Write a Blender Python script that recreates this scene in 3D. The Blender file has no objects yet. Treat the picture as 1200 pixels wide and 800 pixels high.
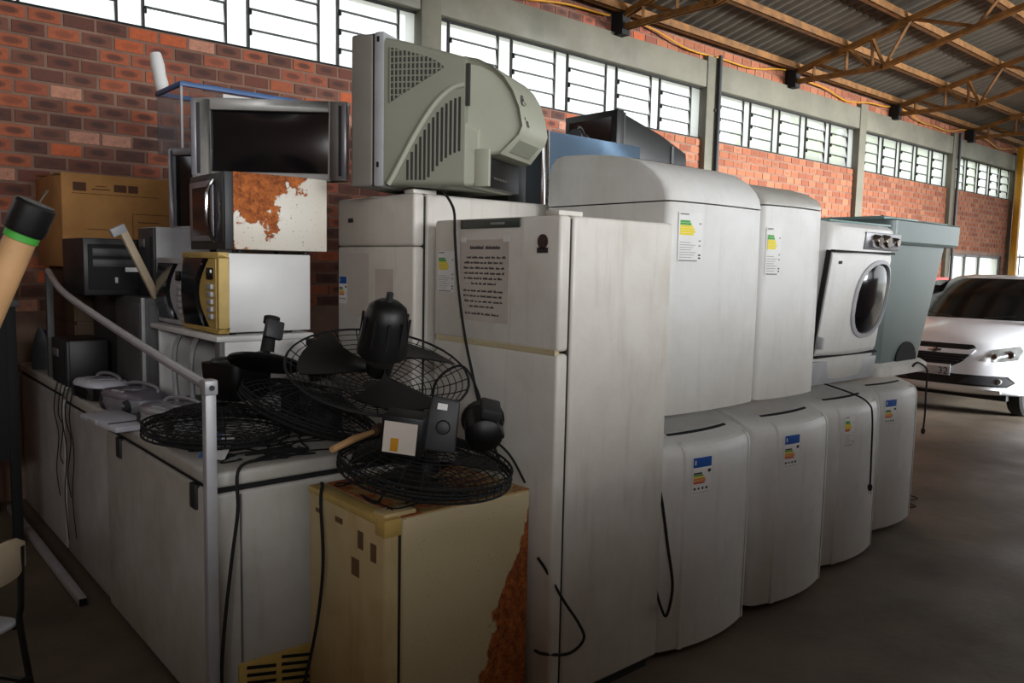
import bpy, bmesh, math, random
from math import sin, cos, pi, radians, sqrt, atan2
from mathutils import Vector, Matrix, Euler

random.seed(7)
S = bpy.context.scene
COL = S.collection

# ------------------------------------------------------------------ camera
def make_camera():
    yaw, pitch, roll = radians(41.1), radians(5.46), radians(1.22)
    f0 = Vector((sin(yaw), cos(yaw), 0)); r0 = Vector((cos(yaw), -sin(yaw), 0)); u0 = Vector((0, 0, 1))
    fw = f0*cos(pitch) - u0*sin(pitch); up = u0*cos(pitch) + f0*sin(pitch)
    r = r0*cos(roll) + up*sin(roll); u = up*cos(roll) - r0*sin(roll)
    cd = bpy.data.cameras.new('camera'); c = bpy.data.objects.new('camera', cd); COL.objects.link(c)
    cd.sensor_width = 36.0; cd.lens = 938.0/1200.0*36.0; cd.clip_start = 0.05; cd.clip_end = 300
    c.matrix_world = Matrix(((r.x, u.x, -fw.x, 0), (r.y, u.y, -fw.y, 0), (r.z, u.z, -fw.z, 1.65), (0, 0, 0, 1)))
    S.camera = c
make_camera()

# ------------------------------------------------------------------ world, lights, exposure
W = bpy.data.worlds.new('world'); S.world = W; W.use_nodes = True
bg = W.node_tree.nodes['Background']
bg.inputs[0].default_value = (0.93, 0.97, 1.0, 1); bg.inputs[1].default_value = 2.6

def area(name, loc, target, sx, sy, power, color=(1, 1, 1), spread=180):
    d = bpy.data.lights.new(name, 'AREA'); d.shape = 'RECTANGLE'; d.size = sx; d.size_y = sy
    d.energy = power; d.color = color; d.spread = radians(spread)
    o = bpy.data.objects.new(name, d); COL.objects.link(o); o.location = loc
    o.rotation_euler = (Vector(target) - Vector(loc)).to_track_quat('-Z', 'Y').to_euler()
    return o
# area lamps added out of view, for daylight from behind the viewer
area('daylight_lamp', (2.3, -7.6, 2.95), (2.6, 2.5, 1.7), 6.5, 2.1, 640, (0.97, 0.985, 1.0))
area('daylight_end_lamp', (15.0, -9.5, 2.3), (11.3, 3.2, 0.3), 5.0, 2.4, 1050, (0.97, 0.985, 1.0), 52)  # unseen lamp added to brighten the car and the far floor
area('daylight_side_lamp', (-3.6, -5.5, 3.4), (1.9, 4.0, 1.8), 3.0, 0.9, 170, (0.97, 0.985, 1.0))
S.view_settings.view_transform = 'Standard'; S.view_settings.look = 'None'
S.view_settings.gamma = 1.0; S.view_settings.use_curve_mapping = False
S.view_settings.exposure = 0.0
S.cycles.use_denoising = True
S.cycles.max_bounces = 8; S.cycles.diffuse_bounces = 4; S.cycles.transparent_max_bounces = 12
S.cycles.sample_clamp_indirect = 6.0
S.cycles.caustics_reflective = False; S.cycles.caustics_refractive = False

# ------------------------------------------------------------------ mesh builder
class MB:
    def __init__(s): s.v = []; s.f = []; s.m = []; s.mi = 0; s.X = Matrix.Identity(4)
    def add(s, vs, fs):
        b = len(s.v); s.v += [tuple(s.X @ Vector(p)) for p in vs]
        s.f += [tuple(b+i for i in f) for f in fs]; s.m += [s.mi]*len(fs); return s
    def box(s, x0, x1, y0, y1, z0, z1):
        return s.add([(x0,y0,z0),(x1,y0,z0),(x1,y1,z0),(x0,y1,z0),(x0,y0,z1),(x1,y0,z1),(x1,y1,z1),(x0,y1,z1)],
                     [(0,3,2,1),(4,5,6,7),(0,1,5,4),(1,2,6,5),(2,3,7,6),(3,0,4,7)])
    def obox(s, c, sx, sy, sz, rot=(0,0,0)):
        X = s.X; s.X = X @ Matrix.Translation(c) @ Euler(rot).to_matrix().to_4x4()
        s.box(-sx/2, sx/2, -sy/2, sy/2, -sz/2, sz/2); s.X = X; return s
    def prism(s, poly, axis, a0, a1):
        n = len(poly)
        def P(p, a):
            return (a, p[0], p[1]) if axis == 'x' else (p[0], a, p[1]) if axis == 'y' else (p[0], p[1], a)
        vs = [P(p, a0) for p in poly] + [P(p, a1) for p in poly]
        fs = [tuple(range(n))[::-1], tuple(range(n, 2*n))] + [(i, (i+1) % n, n+(i+1) % n, n+i) for i in range(n)]
        return s.add(vs, fs)
    def loft(s, rings, cap=True, closed=True):
        n = len(rings[0]); vs = [p for r in rings for p in r]; fs = []
        for k in range(len(rings)-1):
            for i in range(n if closed else n-1):
                j = (i+1) % n; fs.append((k*n+i, k*n+j, (k+1)*n+j, (k+1)*n+i))
        if cap:
            fs.append(tuple(range(n))[::-1]); fs.append(tuple((len(rings)-1)*n+i for i in range(n)))
        return s.add(vs, fs)
    def tube(s, path, r, n=6, closed=False, cap=True):
        P = [Vector(p) for p in path]; m = len(P); rings = []; ref = None
        for i in range(m):
            if closed: t = P[(i+1) % m] - P[i-1]
            else: t = P[min(i+1, m-1)] - P[max(i-1, 0)]
            if t.length < 1e-9: t = Vector((0, 0, 1))
            t.normalize()
            if ref is None or abs(ref.dot(t)) > 0.98:
                ref = Vector((0, 0, 1)) if abs(t.z) < 0.9 else Vector((1, 0, 0))
            u = (ref - t*ref.dot(t)).normalized(); w = t.cross(u); ref = u
            rr = r[i] if isinstance(r, (list, tuple)) else r
            rings.append([tuple(P[i] + (u*cos(2*pi*k/n) + w*sin(2*pi*k/n))*rr) for k in range(n)])
        if closed: rings.append(rings[0])
        return s.loft(rings, cap=cap and not closed)
    def lathe(s, prof, n=20, axis='z', c=(0,0,0)):
        rings = []
        for k in range(n):
            a = 2*pi*k/n; R = []
            for r, h in prof:
                x, y = r*cos(a), r*sin(a)
                p = (x, y, h) if axis == 'z' else (x, h, y) if axis == 'y' else (h, x, y)
                R.append((p[0]+c[0], p[1]+c[1], p[2]+c[2]))
            rings.append(R)
        rings.append(rings[0]); return s.loft(rings, cap=False, closed=False)
    def cyl(s, p0, p1, r, n=16): return s.tube([p0, p1], r, n)
    def build(s, name, mats, parent=None, bevel=0.0, seg=2, smooth=35, loc=None, rot=None, merge=True):
        bm = bmesh.new(); vv = [bm.verts.new(p) for p in s.v]; bm.verts.ensure_lookup_table()
        for f, mi in zip(s.f, s.m):
            try:
                fc = bm.faces.new([vv[i] for i in f]); fc.material_index = mi
            except ValueError: pass
        if merge: bmesh.ops.remove_doubles(bm, verts=bm.verts, dist=1e-6)
        bmesh.ops.recalc_face_normals(bm, faces=bm.faces)
        if bevel:
            es = [e for e in bm.edges if len(e.link_faces) == 2 and e.calc_face_angle(0) > radians(30)]
            bmesh.ops.bevel(bm, geom=es, offset=bevel, segments=seg, profile=0.5, affect='EDGES', clamp_overlap=True)
        me = bpy.data.meshes.new(name); bm.to_mesh(me); bm.free()
        for m in (mats if isinstance(mats, (list, tuple)) else [mats]): me.materials.append(m)
        if smooth:
            me.polygons.foreach_set('use_smooth', [True]*len(me.polygons)); me.set_sharp_from_angle(angle=radians(smooth))
        o = bpy.data.objects.new(name, me); COL.objects.link(o)
        if parent is not None: o.parent = parent
        if loc is not None: o.location = loc
        if rot is not None: o.rotation_euler = rot
        return o

def spline(pts, n=8):
    P = [Vector(p) for p in pts]; P = [P[0]*2-P[1]] + P + [P[-1]*2-P[-2]]; out = []
    for i in range(1, len(P)-2):
        for k in range(n):
            t = k/n; a, b, c, d = P[i-1], P[i], P[i+1], P[i+2]
            out.append(0.5*((2*b) + (c-a)*t + (2*a-5*b+4*c-d)*t*t + (3*b-a-3*c+d)*t*t*t))
    out.append(P[-2]); return out

def tag(o, label=None, cat=None, group=None, kind=None):
    if label: o['label'] = label
    if cat: o['category'] = cat
    if group: o['group'] = group
    if kind: o['kind'] = kind
    return o
def thing(name, label, cat, loc=(0,0,0), rz=0, group=None, rot=None):
    o = bpy.data.objects.new(name, None); o.empty_display_size = 0.1; COL.objects.link(o); o.location = loc
    o.rotation_euler = rot if rot else (0, 0, radians(rz)); return tag(o, label, cat, group)
def struct(name, loc=(0,0,0)):
    o = bpy.data.objects.new(name, None); COL.objects.link(o); o.location = loc; o['kind'] = 'structure'; return o
def dup(root, loc=None, rot=None, label=None):
    r = root.copy(); COL.objects.link(r)
    if loc is not None: r.location = loc
    if rot is not None: r.rotation_euler = rot
    if label: r['label'] = label
    for ch in list(root.children):
        c = ch.copy(); COL.objects.link(c); c.parent = r
        for g in list(ch.children):
            d = g.copy(); COL.objects.link(d); d.parent = c
    return r

# ------------------------------------------------------------------ materials
def srgb(r, g, b):
    def L(c):
        c /= 255.0; return c/12.92 if c <= 0.04045 else ((c+0.055)/1.055)**2.4
    return (L(r), L(g), L(b), 1)
def new_mat(name):
    m = bpy.data.materials.new(name); m.use_nodes = True; nt = m.node_tree
    return m, nt, nt.nodes['Principled BSDF']
def N(nt, t, **kw):
    n = nt.nodes.new(t)
    for k, v in kw.items():
        if k.startswith('i_'): n.inputs[int(k[2:])].default_value = v
        else: setattr(n, k, v)
    return n
def noise(nt, scale, detail=4, rough=0.6, stretch=None, co=None):
    t = N(nt, 'ShaderNodeTexNoise'); t.inputs['Scale'].default_value = scale; t.inputs['Detail'].default_value = detail
    t.inputs['Roughness'].default_value = rough
    tc = N(nt, 'ShaderNodeTexCoord'); src = tc.outputs['Object']
    if stretch:
        mp = N(nt, 'ShaderNodeMapping'); mp.inputs['Scale'].default_value = stretch
        nt.links.new(src, mp.inputs[0]); src = mp.outputs[0]
    nt.links.new(src, t.inputs['Vector']); return t.outputs['Fac']
def ramp(nt, src, a, b, va=0.0, vb=1.0):
    n = N(nt, 'ShaderNodeMapRange'); n.inputs[1].default_value = a; n.inputs[2].default_value = b
    n.inputs[3].default_value = va; n.inputs[4].default_value = vb; nt.links.new(src, n.inputs[0]); return n.outputs[0]
def mix(nt, fac, a, b):
    n = N(nt, 'ShaderNodeMix', data_type='RGBA')
    for sock, val in ((n.inputs[0], fac), (n.inputs[6], a), (n.inputs[7], b)):
        if hasattr(val, 'links') or hasattr(val, 'is_output'): nt.links.new(val, sock)
        else: sock.default_value = val
    return n.outputs[2]
def math_(nt, op, a, b=None):
    n = N(nt, 'ShaderNodeMath', operation=op)
    for i, val in enumerate((a, b)):
        if val is None: continue
        if isinstance(val, (int, float)): n.inputs[i].default_value = val
        else: nt.links.new(val, n.inputs[i])
    return n.outputs[0]
def bump(nt, bsdf, h, strength=0.3, dist=0.01):
    b = N(nt, 'ShaderNodeBump'); b.inputs['Strength'].default_value = strength; b.inputs['Distance'].default_value = dist
    nt.links.new(h, b.inputs['Height']); nt.links.new(b.outputs[0], bsdf.inputs['Normal'])
def plain(name, c, rough=0.5, metal=0.0, var=0.12, scale=6, coat=0):
    m, nt, b = new_mat(name); d = tuple(x*(1-var*2) for x in c[:3])+(1,)
    nt.links.new(mix(nt, ramp(nt, noise(nt, scale), 0.35, 0.7), c, d), b.inputs['Base Color'])
    b.inputs['Roughness'].default_value = rough; b.inputs['Metallic'].default_value = metal
    if coat: b.inputs['Coat Weight'].default_value = coat; b.inputs['Coat Roughness'].default_value = 0.08
    return m
def enamel(name, c, dirt, amount=0.5, rough=0.32, streak=0.3, specks=0.0, speck_c=(0.06,0.03,0.015,1), low=None):
    """painted sheet steel with grime smudges, vertical streaks and specks"""
    m, nt, b = new_mat(name)
    col = mix(nt, ramp(nt, noise(nt, 2.2, 6, 0.65), 0.42, 0.75, 0, amount), c, dirt)
    col = mix(nt, ramp(nt, noise(nt, 3.0, 5, 0.6, (6, 6, 0.7)), 0.55, 0.8, 0, streak), col, dirt)
    if low:                       # darker towards the bottom, with a noisy upper edge
        tc = N(nt, 'ShaderNodeTexCoord'); sp = N(nt, 'ShaderNodeSeparateXYZ'); nt.links.new(tc.outputs['Object'], sp.inputs[0])
        h = math_(nt, 'ADD', sp.outputs[2], math_(nt, 'MULTIPLY', noise(nt, 3.5, 5), 0.5))
        col = mix(nt, ramp(nt, h, low[1], low[0], 0, low[2]), col, dirt)
    if specks:
        col = mix(nt, ramp(nt, noise(nt, 60, 2, 0.5), 0.70-0.1*specks, 0.74-0.1*specks, 0, 0.9), col, speck_c)
    nt.links.new(col, b.inputs['Base Color'])
    nt.links.new(ramp(nt, noise(nt, 9, 4), 0.3, 0.7, rough*0.8, rough*1.4), b.inputs['Roughness'])
    b.inputs['Specular IOR Level'].default_value = 0.45
    return m
MT = {}
MT['white'] = enamel('white_enamel', srgb(226, 226, 224), srgb(168, 158, 140), 0.35, 0.42, 0.25, low=(0.25, 0.75, 0.35))
MT['white2'] = enamel('white_fridge_enamel', srgb(222, 218, 210), srgb(150, 132, 106), 0.35, 0.35, 0.3, low=(0.35, 1.0, 0.35))
MT['white_car'] = plain('white_car_paint', srgb(238, 241, 246), 0.22, 0, 0.02, 3, 0.6)
MT['chest'] = enamel('grey_white_chest_enamel', srgb(196, 194, 188), srgb(140, 128, 108), 0.5, 0.4, 0.35, low=(0.1, 0.6, 0.4))
MT['chest2'] = enamel('grey_chest_enamel', srgb(184, 182, 180), srgb(130, 122, 108), 0.5, 0.4, 0.35, low=(0.1, 0.6, 0.4))
MT['cream'] = enamel('yellowed_cream_enamel', srgb(206, 186, 138), srgb(150, 112, 58), 0.55, 0.45, 0.4, 0.0, (0.05, 0.025, 0.01, 1))
MT['yellowed'] = plain('yellowed_plastic', srgb(208, 176, 98), 0.45, 0, 0.18, 5)
MT['beige'] = plain('beige_plastic', srgb(196, 178, 150), 0.5, 0, 0.12)
MT['lgrey'] = plain('light_grey_plastic', srgb(176, 177, 180), 0.45)
MT['mwwhite'] = plain('white_sheet_metal', srgb(226, 226, 224), 0.35, 0, 0.05, 3)
MT['dgasket'] = plain('dark_gasket', srgb(42, 40, 38), 0.7)
MT['black'] = plain('black_plastic', srgb(11, 11, 12), 0.45)
MT['blackm'] = plain('black_matt', srgb(13, 13, 14), 0.8)
MT['dgrey'] = plain('dark_grey_plastic', srgb(48, 49, 52), 0.5)
MT['grey'] = plain('grey_plastic', srgb(112, 112, 112), 0.5)
MT['screen'] = plain('dark_screen_glass', srgb(14, 15, 18), 0.12, 0, 0.02)
MT['silver'] = plain('silver_plastic', srgb(160, 160, 168), 0.3, 0.35)
MT['chrome'] = plain('chrome', srgb(214, 214, 216), 0.12, 1.0, 0.03)
MT['steel'] = plain('dull_steel', srgb(150, 150, 154), 0.4, 0.7)
MT['greysteel'] = plain('grey_painted_tube', srgb(186, 186, 190), 0.38, 0.2, 0.1)
MT['tvshell'] = plain('grey_green_tv_shell', srgb(142, 144, 128), 0.55, 0, 0.05, 3)
MT['tvhump'] = plain('lit_grey_green_shell', srgb(176, 178, 160), 0.5, 0, 0.04, 3)  # same shell; light on the hump put into a paler colour
MT['tvbezel'] = plain('brown_grey_bezel', srgb(128, 122, 114), 0.5, 0, 0.06)
MT['tvgrille'] = plain('shadowed_grille', srgb(62, 62, 58), 0.7)
MT['aqua'] = plain('pale_aqua_plastic', srgb(98, 112, 110), 0.4, 0, 0.06, 3)
MT['aqua_lid'] = plain('aqua_lid_plastic', srgb(124, 150, 146), 0.3, 0, 0.08, 4)
MT['wood'] = plain('pale_turned_wood', srgb(206, 160, 112), 0.5, 0, 0.15, 8)
MT['brownwood'] = plain('brown_board', srgb(82, 58, 38), 0.7, 0, 0.2)
MT['blue'] = plain('blue_print', srgb(22, 84, 168), 0.5, 0, 0.03)
MT['green'] = plain('green_print', srgb(70, 160, 60), 0.5, 0, 0.03)
MT['yellow'] = plain('yellow_print', srgb(236, 214, 30), 0.5, 0, 0.03)
MT['orange'] = plain('orange_print', srgb(232, 140, 30), 0.5, 0, 0.03)
MT['red'] = plain('red_print', srgb(200, 60, 40), 0.5, 0, 0.03)
MT['paper'] = plain('white_paper', srgb(236, 236, 234), 0.8, 0, 0.05)
MT['oldpaper'] = plain('aged_paper', srgb(202, 192, 182), 0.8, 0, 0.06)
MT['ink'] = plain('grey_ink', srgb(52, 44, 44), 0.8)
MT['paleink'] = plain('pale_ink', srgb(150, 148, 146), 0.8)
MT['redpaint'] = plain('red_paint', srgb(150, 30, 24), 0.4)
MT['yellowpaint'] = plain('yellow_paint', srgb(196, 138, 22), 0.5, 0, 0.12)
MT['tire'] = plain('tyre_rubber', srgb(20, 20, 20), 0.85)
MT['bluefilm'] = plain('blue_filmed_steel', srgb(150, 182, 214), 0.16, 0.75, 0.12, 5)
MT['darkteal'] = plain('dark_teal_edge', srgb(22, 46, 56), 0.4)
MT['bluerim'] = plain('blue_rim', srgb(60, 104, 160), 0.4)
MT['lamp'] = plain('clear_lamp_lens', srgb(190, 194, 192), 0.08, 0.6, 0.2, 14)

def rusty(name, base, thresh, scale, seedoff=(0,0,0), side=None, amp=1.0):
    m, nt, b = new_mat(name)
    tc = N(nt, 'ShaderNodeTexCoord'); mp = N(nt, 'ShaderNodeMapping'); mp.inputs['Location'].default_value = seedoff
    nt.links.new(tc.outputs['Object'], mp.inputs[0])
    t = N(nt, 'ShaderNodeTexNoise'); t.inputs['Scale'].default_value = scale; t.inputs['Detail'].default_value = 7; t.inputs['Roughness'].default_value = 0.62
    nt.links.new(mp.outputs[0], t.inputs['Vector']); f = t.outputs['Fac']
    if side:                       # rust that has eaten in along an edge: a*x + b*z + c > 0
        sp = N(nt, 'ShaderNodeSeparateXYZ'); nt.links.new(tc.outputs['Object'], sp.inputs[0])
        e = math_(nt, 'ADD', math_(nt, 'ADD', math_(nt, 'MULTIPLY', sp.outputs[0], side[0]), math_(nt, 'MULTIPLY', sp.outputs[1], side[1])),
                  math_(nt, 'ADD', math_(nt, 'MULTIPLY', sp.outputs[2], side[2]), side[3]))
        f = math_(nt, 'ADD', math_(nt, 'MULTIPLY', f, amp), e)
    mask = ramp(nt, f, thresh, thresh+0.035)
    rn = noise(nt, 38, 6, 0.7)
    rc = mix(nt, ramp(nt, rn, 0.35, 0.65), srgb(118, 58, 26), srgb(196, 112, 52))
    rc = mix(nt, ramp(nt, noise(nt, 70, 3), 0.55, 0.7, 0, 0.7), rc, srgb(70, 34, 22))
    d = mix(nt, ramp(nt, noise(nt, 110, 2, 0.5), 0.68, 0.72, 0, 0.75), base, srgb(90, 60, 40))
    d = mix(nt, ramp(nt, noise(nt, 3, 5), 0.45, 0.75, 0, 0.35), d, srgb(196, 170, 130))
    nt.links.new(mix(nt, mask, d, rc), b.inputs['Base Color'])
    nt.links.new(ramp(nt, mask, 0, 1, 0.4, 0.9), b.inputs['Roughness'])
    bump(nt, b, math_(nt, 'MULTIPLY', mask, rn), 0.5, 0.004)
    return m
MT['rustmw'] = rusty('rusted_white_enamel', srgb(224, 218, 206), 0.93, 7.0, (3.1, 0.4, 1.3), side=(0, -1.15, 0.95, -0.15), amp=1.75)
MT['rustfr'] = rusty('rusted_cream_enamel', srgb(204, 190, 152), 0.64, 5.0, (1.7, 2.2, 0.6), side=(0, 4.0, -1.52, 0.136))

def concrete(name, c1, c2, c3, scale, bs=0.15, rough=0.8):
    m, nt, b = new_mat(name)
    col = mix(nt, ramp(nt, noise(nt, scale, 8, 0.65), 0.35, 0.68), c1, c2)
    col = mix(nt, ramp(nt, noise(nt, scale*0.35, 5), 0.5, 0.7, 0, 0.7), col, c3)
    col = mix(nt, ramp(nt, noise(nt, 40, 4), 0.6, 0.8, 0, 0.4), col, c2)
    nt.links.new(col, b.inputs['Base Color']); b.inputs['Roughness'].default_value = rough
    nt.links.new(ramp(nt, noise(nt, scale*1.3, 5), 0.3, 0.7, rough*0.65, rough), b.inputs['Roughness'])
    bump(nt, b, noise(nt, 30, 6), bs, 0.01); return m
MT['floor'] = concrete('worn_concrete_floor', srgb(112, 99, 82), srgb(84, 74, 62), srgb(128, 115, 96), 1.4, 0.2, 0.75)
MT['concrete'] = concrete('grey_cast_concrete', srgb(112, 109, 94), srgb(92, 90, 77), srgb(122, 119, 104), 1.6)
MT['mortar'] = concrete('brown_mortar', srgb(132, 96, 76), srgb(104, 76, 60), srgb(140, 110, 92), 5)
MT['roof'] = concrete('weathered_fibre_cement', srgb(110, 102, 88), srgb(78, 72, 62), srgb(94, 90, 82), 1.3, 0.1, 0.9)
MT['ground'] = concrete('outside_ground', srgb(206, 202, 190), srgb(190, 186, 170), srgb(198, 190, 172), 0.6)
MT['truss'] = plain('rust_orange_truss_paint', srgb(138, 92, 38), 0.65, 0, 0.3, 9)
def leaf_mat():
    m, nt, b = new_mat('pale_backlit_leaf'); out = nt.nodes['Material Output']; c = srgb(178, 204, 110)
    b.inputs['Base Color'].default_value = c; tl = N(nt, 'ShaderNodeBsdfTranslucent'); tl.inputs[0].default_value = c
    mx = N(nt, 'ShaderNodeMixShader'); mx.inputs[0].default_value = 0.6
    nt.links.new(b.outputs[0], mx.inputs[1]); nt.links.new(tl.outputs[0], mx.inputs[2]); nt.links.new(mx.outputs[0], out.inputs[0]); return m
MT['leaf'] = leaf_mat()
MT['bark'] = plain('bark', srgb(90, 76, 60), 0.9)

def cardboard():
    m, nt, b = new_mat('brown_cardboard')
    col = mix(nt, ramp(nt, noise(nt, 3, 5), 0.35, 0.7), srgb(176, 128, 72), srgb(150, 104, 56))
    nt.links.new(col, b.inputs['Base Color']); b.inputs['Roughness'].default_value = 0.85
    bump(nt, b, noise(nt, 60, 2, 0.5, (1, 1, 8)), 0.08, 0.003); return m
MT['card'] = cardboard()
MT['cardink'] = plain('cardboard_print', srgb(84, 54, 34), 0.85)

def brick_mat():
    m, nt, b = new_mat('fired_clay_brick')
    at = N(nt, 'ShaderNodeAttribute', attribute_name='brick_tint'); uv = N(nt, 'ShaderNodeAttribute', attribute_name='brick_pos')
    sp = N(nt, 'ShaderNodeSeparateXYZ'); nt.links.new(uv.outputs['Vector'], sp.inputs[0])
    d = math_(nt, 'SQRT', math_(nt, 'ADD', math_(nt, 'POWER', math_(nt, 'ABSOLUTE', sp.outputs[0]), 2.0), math_(nt, 'POWER', math_(nt, 'ABSOLUTE', sp.outputs[2]), 2.0)))
    n1 = noise(nt, 22, 5); d = math_(nt, 'ADD', d, math_(nt, 'MULTIPLY', n1, 0.7))
    burn = math_(nt, 'MULTIPLY', ramp(nt, d, 1.15, 0.75), at.outputs['Alpha'])    # kiln mark in the middle of a brick
    col = mix(nt, ramp(nt, noise(nt, 30, 4), 0.35, 0.7, 0, 0.45), at.outputs['Color'], srgb(112, 70, 52))
    col = mix(nt, math_(nt, 'MULTIPLY', burn, 0.8), col, srgb(66, 48, 44))
    nt.links.new(col, b.inputs['Base Color']); b.inputs['Roughness'].default_value = 0.88
    bump(nt, b, noise(nt, 55, 5), 0.35, 0.006); return m
MT['brick'] = brick_mat()

def pane_mat(name, tint, frost):
    m, nt, b = new_mat(name); nt.nodes.remove(b); out = nt.nodes['Material Output']
    tr = N(nt, 'ShaderNodeBsdfTransparent'); tr.inputs[0].default_value = tint
    tl = N(nt, 'ShaderNodeBsdfTranslucent'); tl.inputs[0].default_value = tuple(min(1, x) for x in tint[:3])+(1,)
    gl = N(nt, 'ShaderNodeBsdfGlossy'); gl.inputs['Roughness'].default_value = 0.08
    m1 = N(nt, 'ShaderNodeMixShader'); m1.inputs[0].default_value = frost
    nt.links.new(tr.outputs[0], m1.inputs[1]); nt.links.new(tl.outputs[0], m1.inputs[2])
    m2 = N(nt, 'ShaderNodeMixShader'); fr = N(nt, 'ShaderNodeLayerWeight'); fr.inputs[0].default_value = 0.12
    nt.links.new(math_(nt, 'MULTIPLY', fr.outputs['Fresnel'], 0.4), m2.inputs[0])
    nt.links.new(m1.outputs[0], m2.inputs[1]); nt.links.new(gl.outputs[0], m2.inputs[2])
    nt.links.new(m2.outputs[0], out.inputs[0]); return m
MT['pane'] = pane_mat('dusty_window_glass', (0.95, 0.97, 0.96, 1), 0.45)
MT['tank'] = pane_mat('clear_tank_glass', (0.86, 0.90, 0.93, 1), 0.06)
# ================================================================== the hall
WY = 6.15
def kind_s(o): o['kind'] = 'structure'; return o
f = MB(); f.box(-5, 24, -10, 6.4, -0.12, 0); kind_s(f.build('floor', MT['floor'], smooth=0))
g = MB(); g.box(-60, 90, -60, 80, -0.3, -0.13); kind_s(g.build('ground', MT['ground'], smooth=0))

# back wall: mortar backing with a gate opening near its far end
GX0, GX1, GZ = 16.3, 19.25, 2.05
SILL, HEAD, BTOP = 3.26, 3.88, 4.20
wall_back = struct('wall_back')
m = MB(); m.box(-5, GX0, WY+.004, WY+.2, 0, SILL); m.box(GX1, 19.9, WY+.004, WY+.2, 0, SILL); m.box(GX0, GX1, WY+.004, WY+.2, GZ, SILL)
m.box(-5, 19.9, WY+.004, WY+.2, BTOP, 4.44)
m.build('mortar', MT['mortar'], wall_back, smooth=0)

PAL = [srgb(154, 84, 62), srgb(130, 72, 55), srgb(110, 65, 53), srgb(98, 62, 54), srgb(170, 92, 62), srgb(118, 76, 63), srgb(90, 58, 51)]
def brick_geo(cx, cz, w, h, rnd):
    x0, x1, z0, z1 = cx-w/2, cx+w/2, cz-h/2, cz+h/2
    y = -rnd.uniform(0, .004); t = rnd.uniform(-.0015, .0015); c = .003
    vs = [(x0, .02, z0), (x1, .02, z0), (x1, .02, z1), (x0, .02, z1),
          (x0+c, y+t, z0+c), (x1-c, y-t, z0+c), (x1-c, y-t, z1-c), (x0+c, y+t, z1-c)]
    q = [(-1, 0, -1), (1, 0, -1), (1, 0, 1), (-1, 0, 1)]*2
    fs = [(4, 5, 6, 7), (0, 1, 5, 4), (1, 2, 6, 5), (2, 3, 7, 6), (3, 0, 4, 7)]
    return vs, fs, q
def brick_tint(rnd, lit_far=False):
    r = rnd.random()
    if lit_far:  # far bricks: the light on that wall put into brighter colours
        c, b = rnd.choice([srgb(150, 86, 57), srgb(136, 76, 51), srgb(156, 94, 64), srgb(164, 104, 74)]), rnd.choice((0, 0, .2, .4)); k = rnd.uniform(.9, 1.15); return (c[0]*k, c[1]*k, c[2]*k, b)
    if r < .06: c, b = srgb(196, 140, 116), .1
    elif r < .2: c, b = srgb(186, 92, 54), rnd.choice((0, .3))
    else: c, b = rnd.choice(PAL), rnd.choice((0, .5, .8, .95, 1.0))
    k = rnd.uniform(.85, 1.12)
    return (c[0]*k, c[1]*k, c[2]*k, b)
def brick_mesh(name, items, rnd):
    V, F, Q, T = [], [], [], []
    for cx, cz, w, h in items:
        vs, fs, q = brick_geo(cx, cz, w, h, rnd); b0 = len(V); V += vs; F += [tuple(b0+i for i in f_) for f_ in fs]
        Q += q; T += [brick_tint(rnd, cx > 7.5)]*8
    me = bpy.data.meshes.new(name); me.from_pydata(V, [], F)
    a = me.attributes.new('brick_pos', 'FLOAT_VECTOR', 'POINT'); a.data.foreach_set('vector', [c for p in Q for c in p])
    a = me.attributes.new('brick_tint', 'FLOAT_COLOR', 'POINT'); a.data.foreach_set('color', [c for p in T for c in p])
    me.materials.append(MT['brick']); me.update(); return me
rb = random.Random(3)
CH, CW = .095, .205
near, far = [], []
r = 0; z = SILL-CH/2
while z > 1.3:
    off = (r % 2)*CW/2
    for i in range(-2, 98):
        cx = i*CW+off+.03*((r*7) % 3-1)*.2
        if GX0-.05 < cx < GX1+.05 and z < GZ+.05: continue
        if cx > 19.8: continue
        (near if (.8 < cx < 3.75 and z > 1.88) else far).append((cx, z, CW-.014, CH-.014))
    z -= CH; r += 1
near.sort(key=lambda b: b[0]); far += near[300:]; near = near[:300]
VAR = [brick_mesh('brick', [(0, 0, CW-.014, CH-.014)], rb) for _ in range(40)]
for cx, cz, w, h in near:
    o = bpy.data.objects.new('brick', rb.choice(VAR)); COL.objects.link(o); o.parent = wall_back
    o.location = (cx, WY, cz); o.rotation_euler = (0, rb.uniform(-.006, .006), 0)
for i in range(-2, 98): far.append((i*CW, BTOP+.055, CW-.014, CH-.012)); far.append((i*CW+.1, BTOP+.15, CW-.014, CH-.012))
o = bpy.data.objects.new('distant_brickwork', brick_mesh('distant_brickwork', far, rb)); COL.objects.link(o)
o.parent = wall_back; o.location = (0, WY, 0); o['kind'] = 'stuff'

b = MB(); b.box(-5, 19.5, WY-.06, WY+.2, HEAD, BTOP); kind_s(b.build('concrete_beam', MT['concrete'], bevel=.012))
COLX = [(-.12, .10), (4.16, 4.38), (8.40, 8.62), (12.40, 12.62), (16.08, 16.28), (19.45, 19.62)]
for x0, x1 in COLX:
    b = MB(); b.box(x0, x1, WY-.075, WY+.2, 0, BTOP+.06); kind_s(b.build('pillar', MT['concrete'], bevel=.01))
for x in (8.60, 16.27):
    b = MB(); b.cyl((x, WY-.11, 0), (x, WY-.11, 4.28), .028, 10)
    for zz in (1.0, 2.4, 3.6): b.box(x-.045, x+.045, WY-.1, WY-.07, zz, zz+.03)
    kind_s(b.build('drain_pipe', MT['dgrey']))

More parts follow.
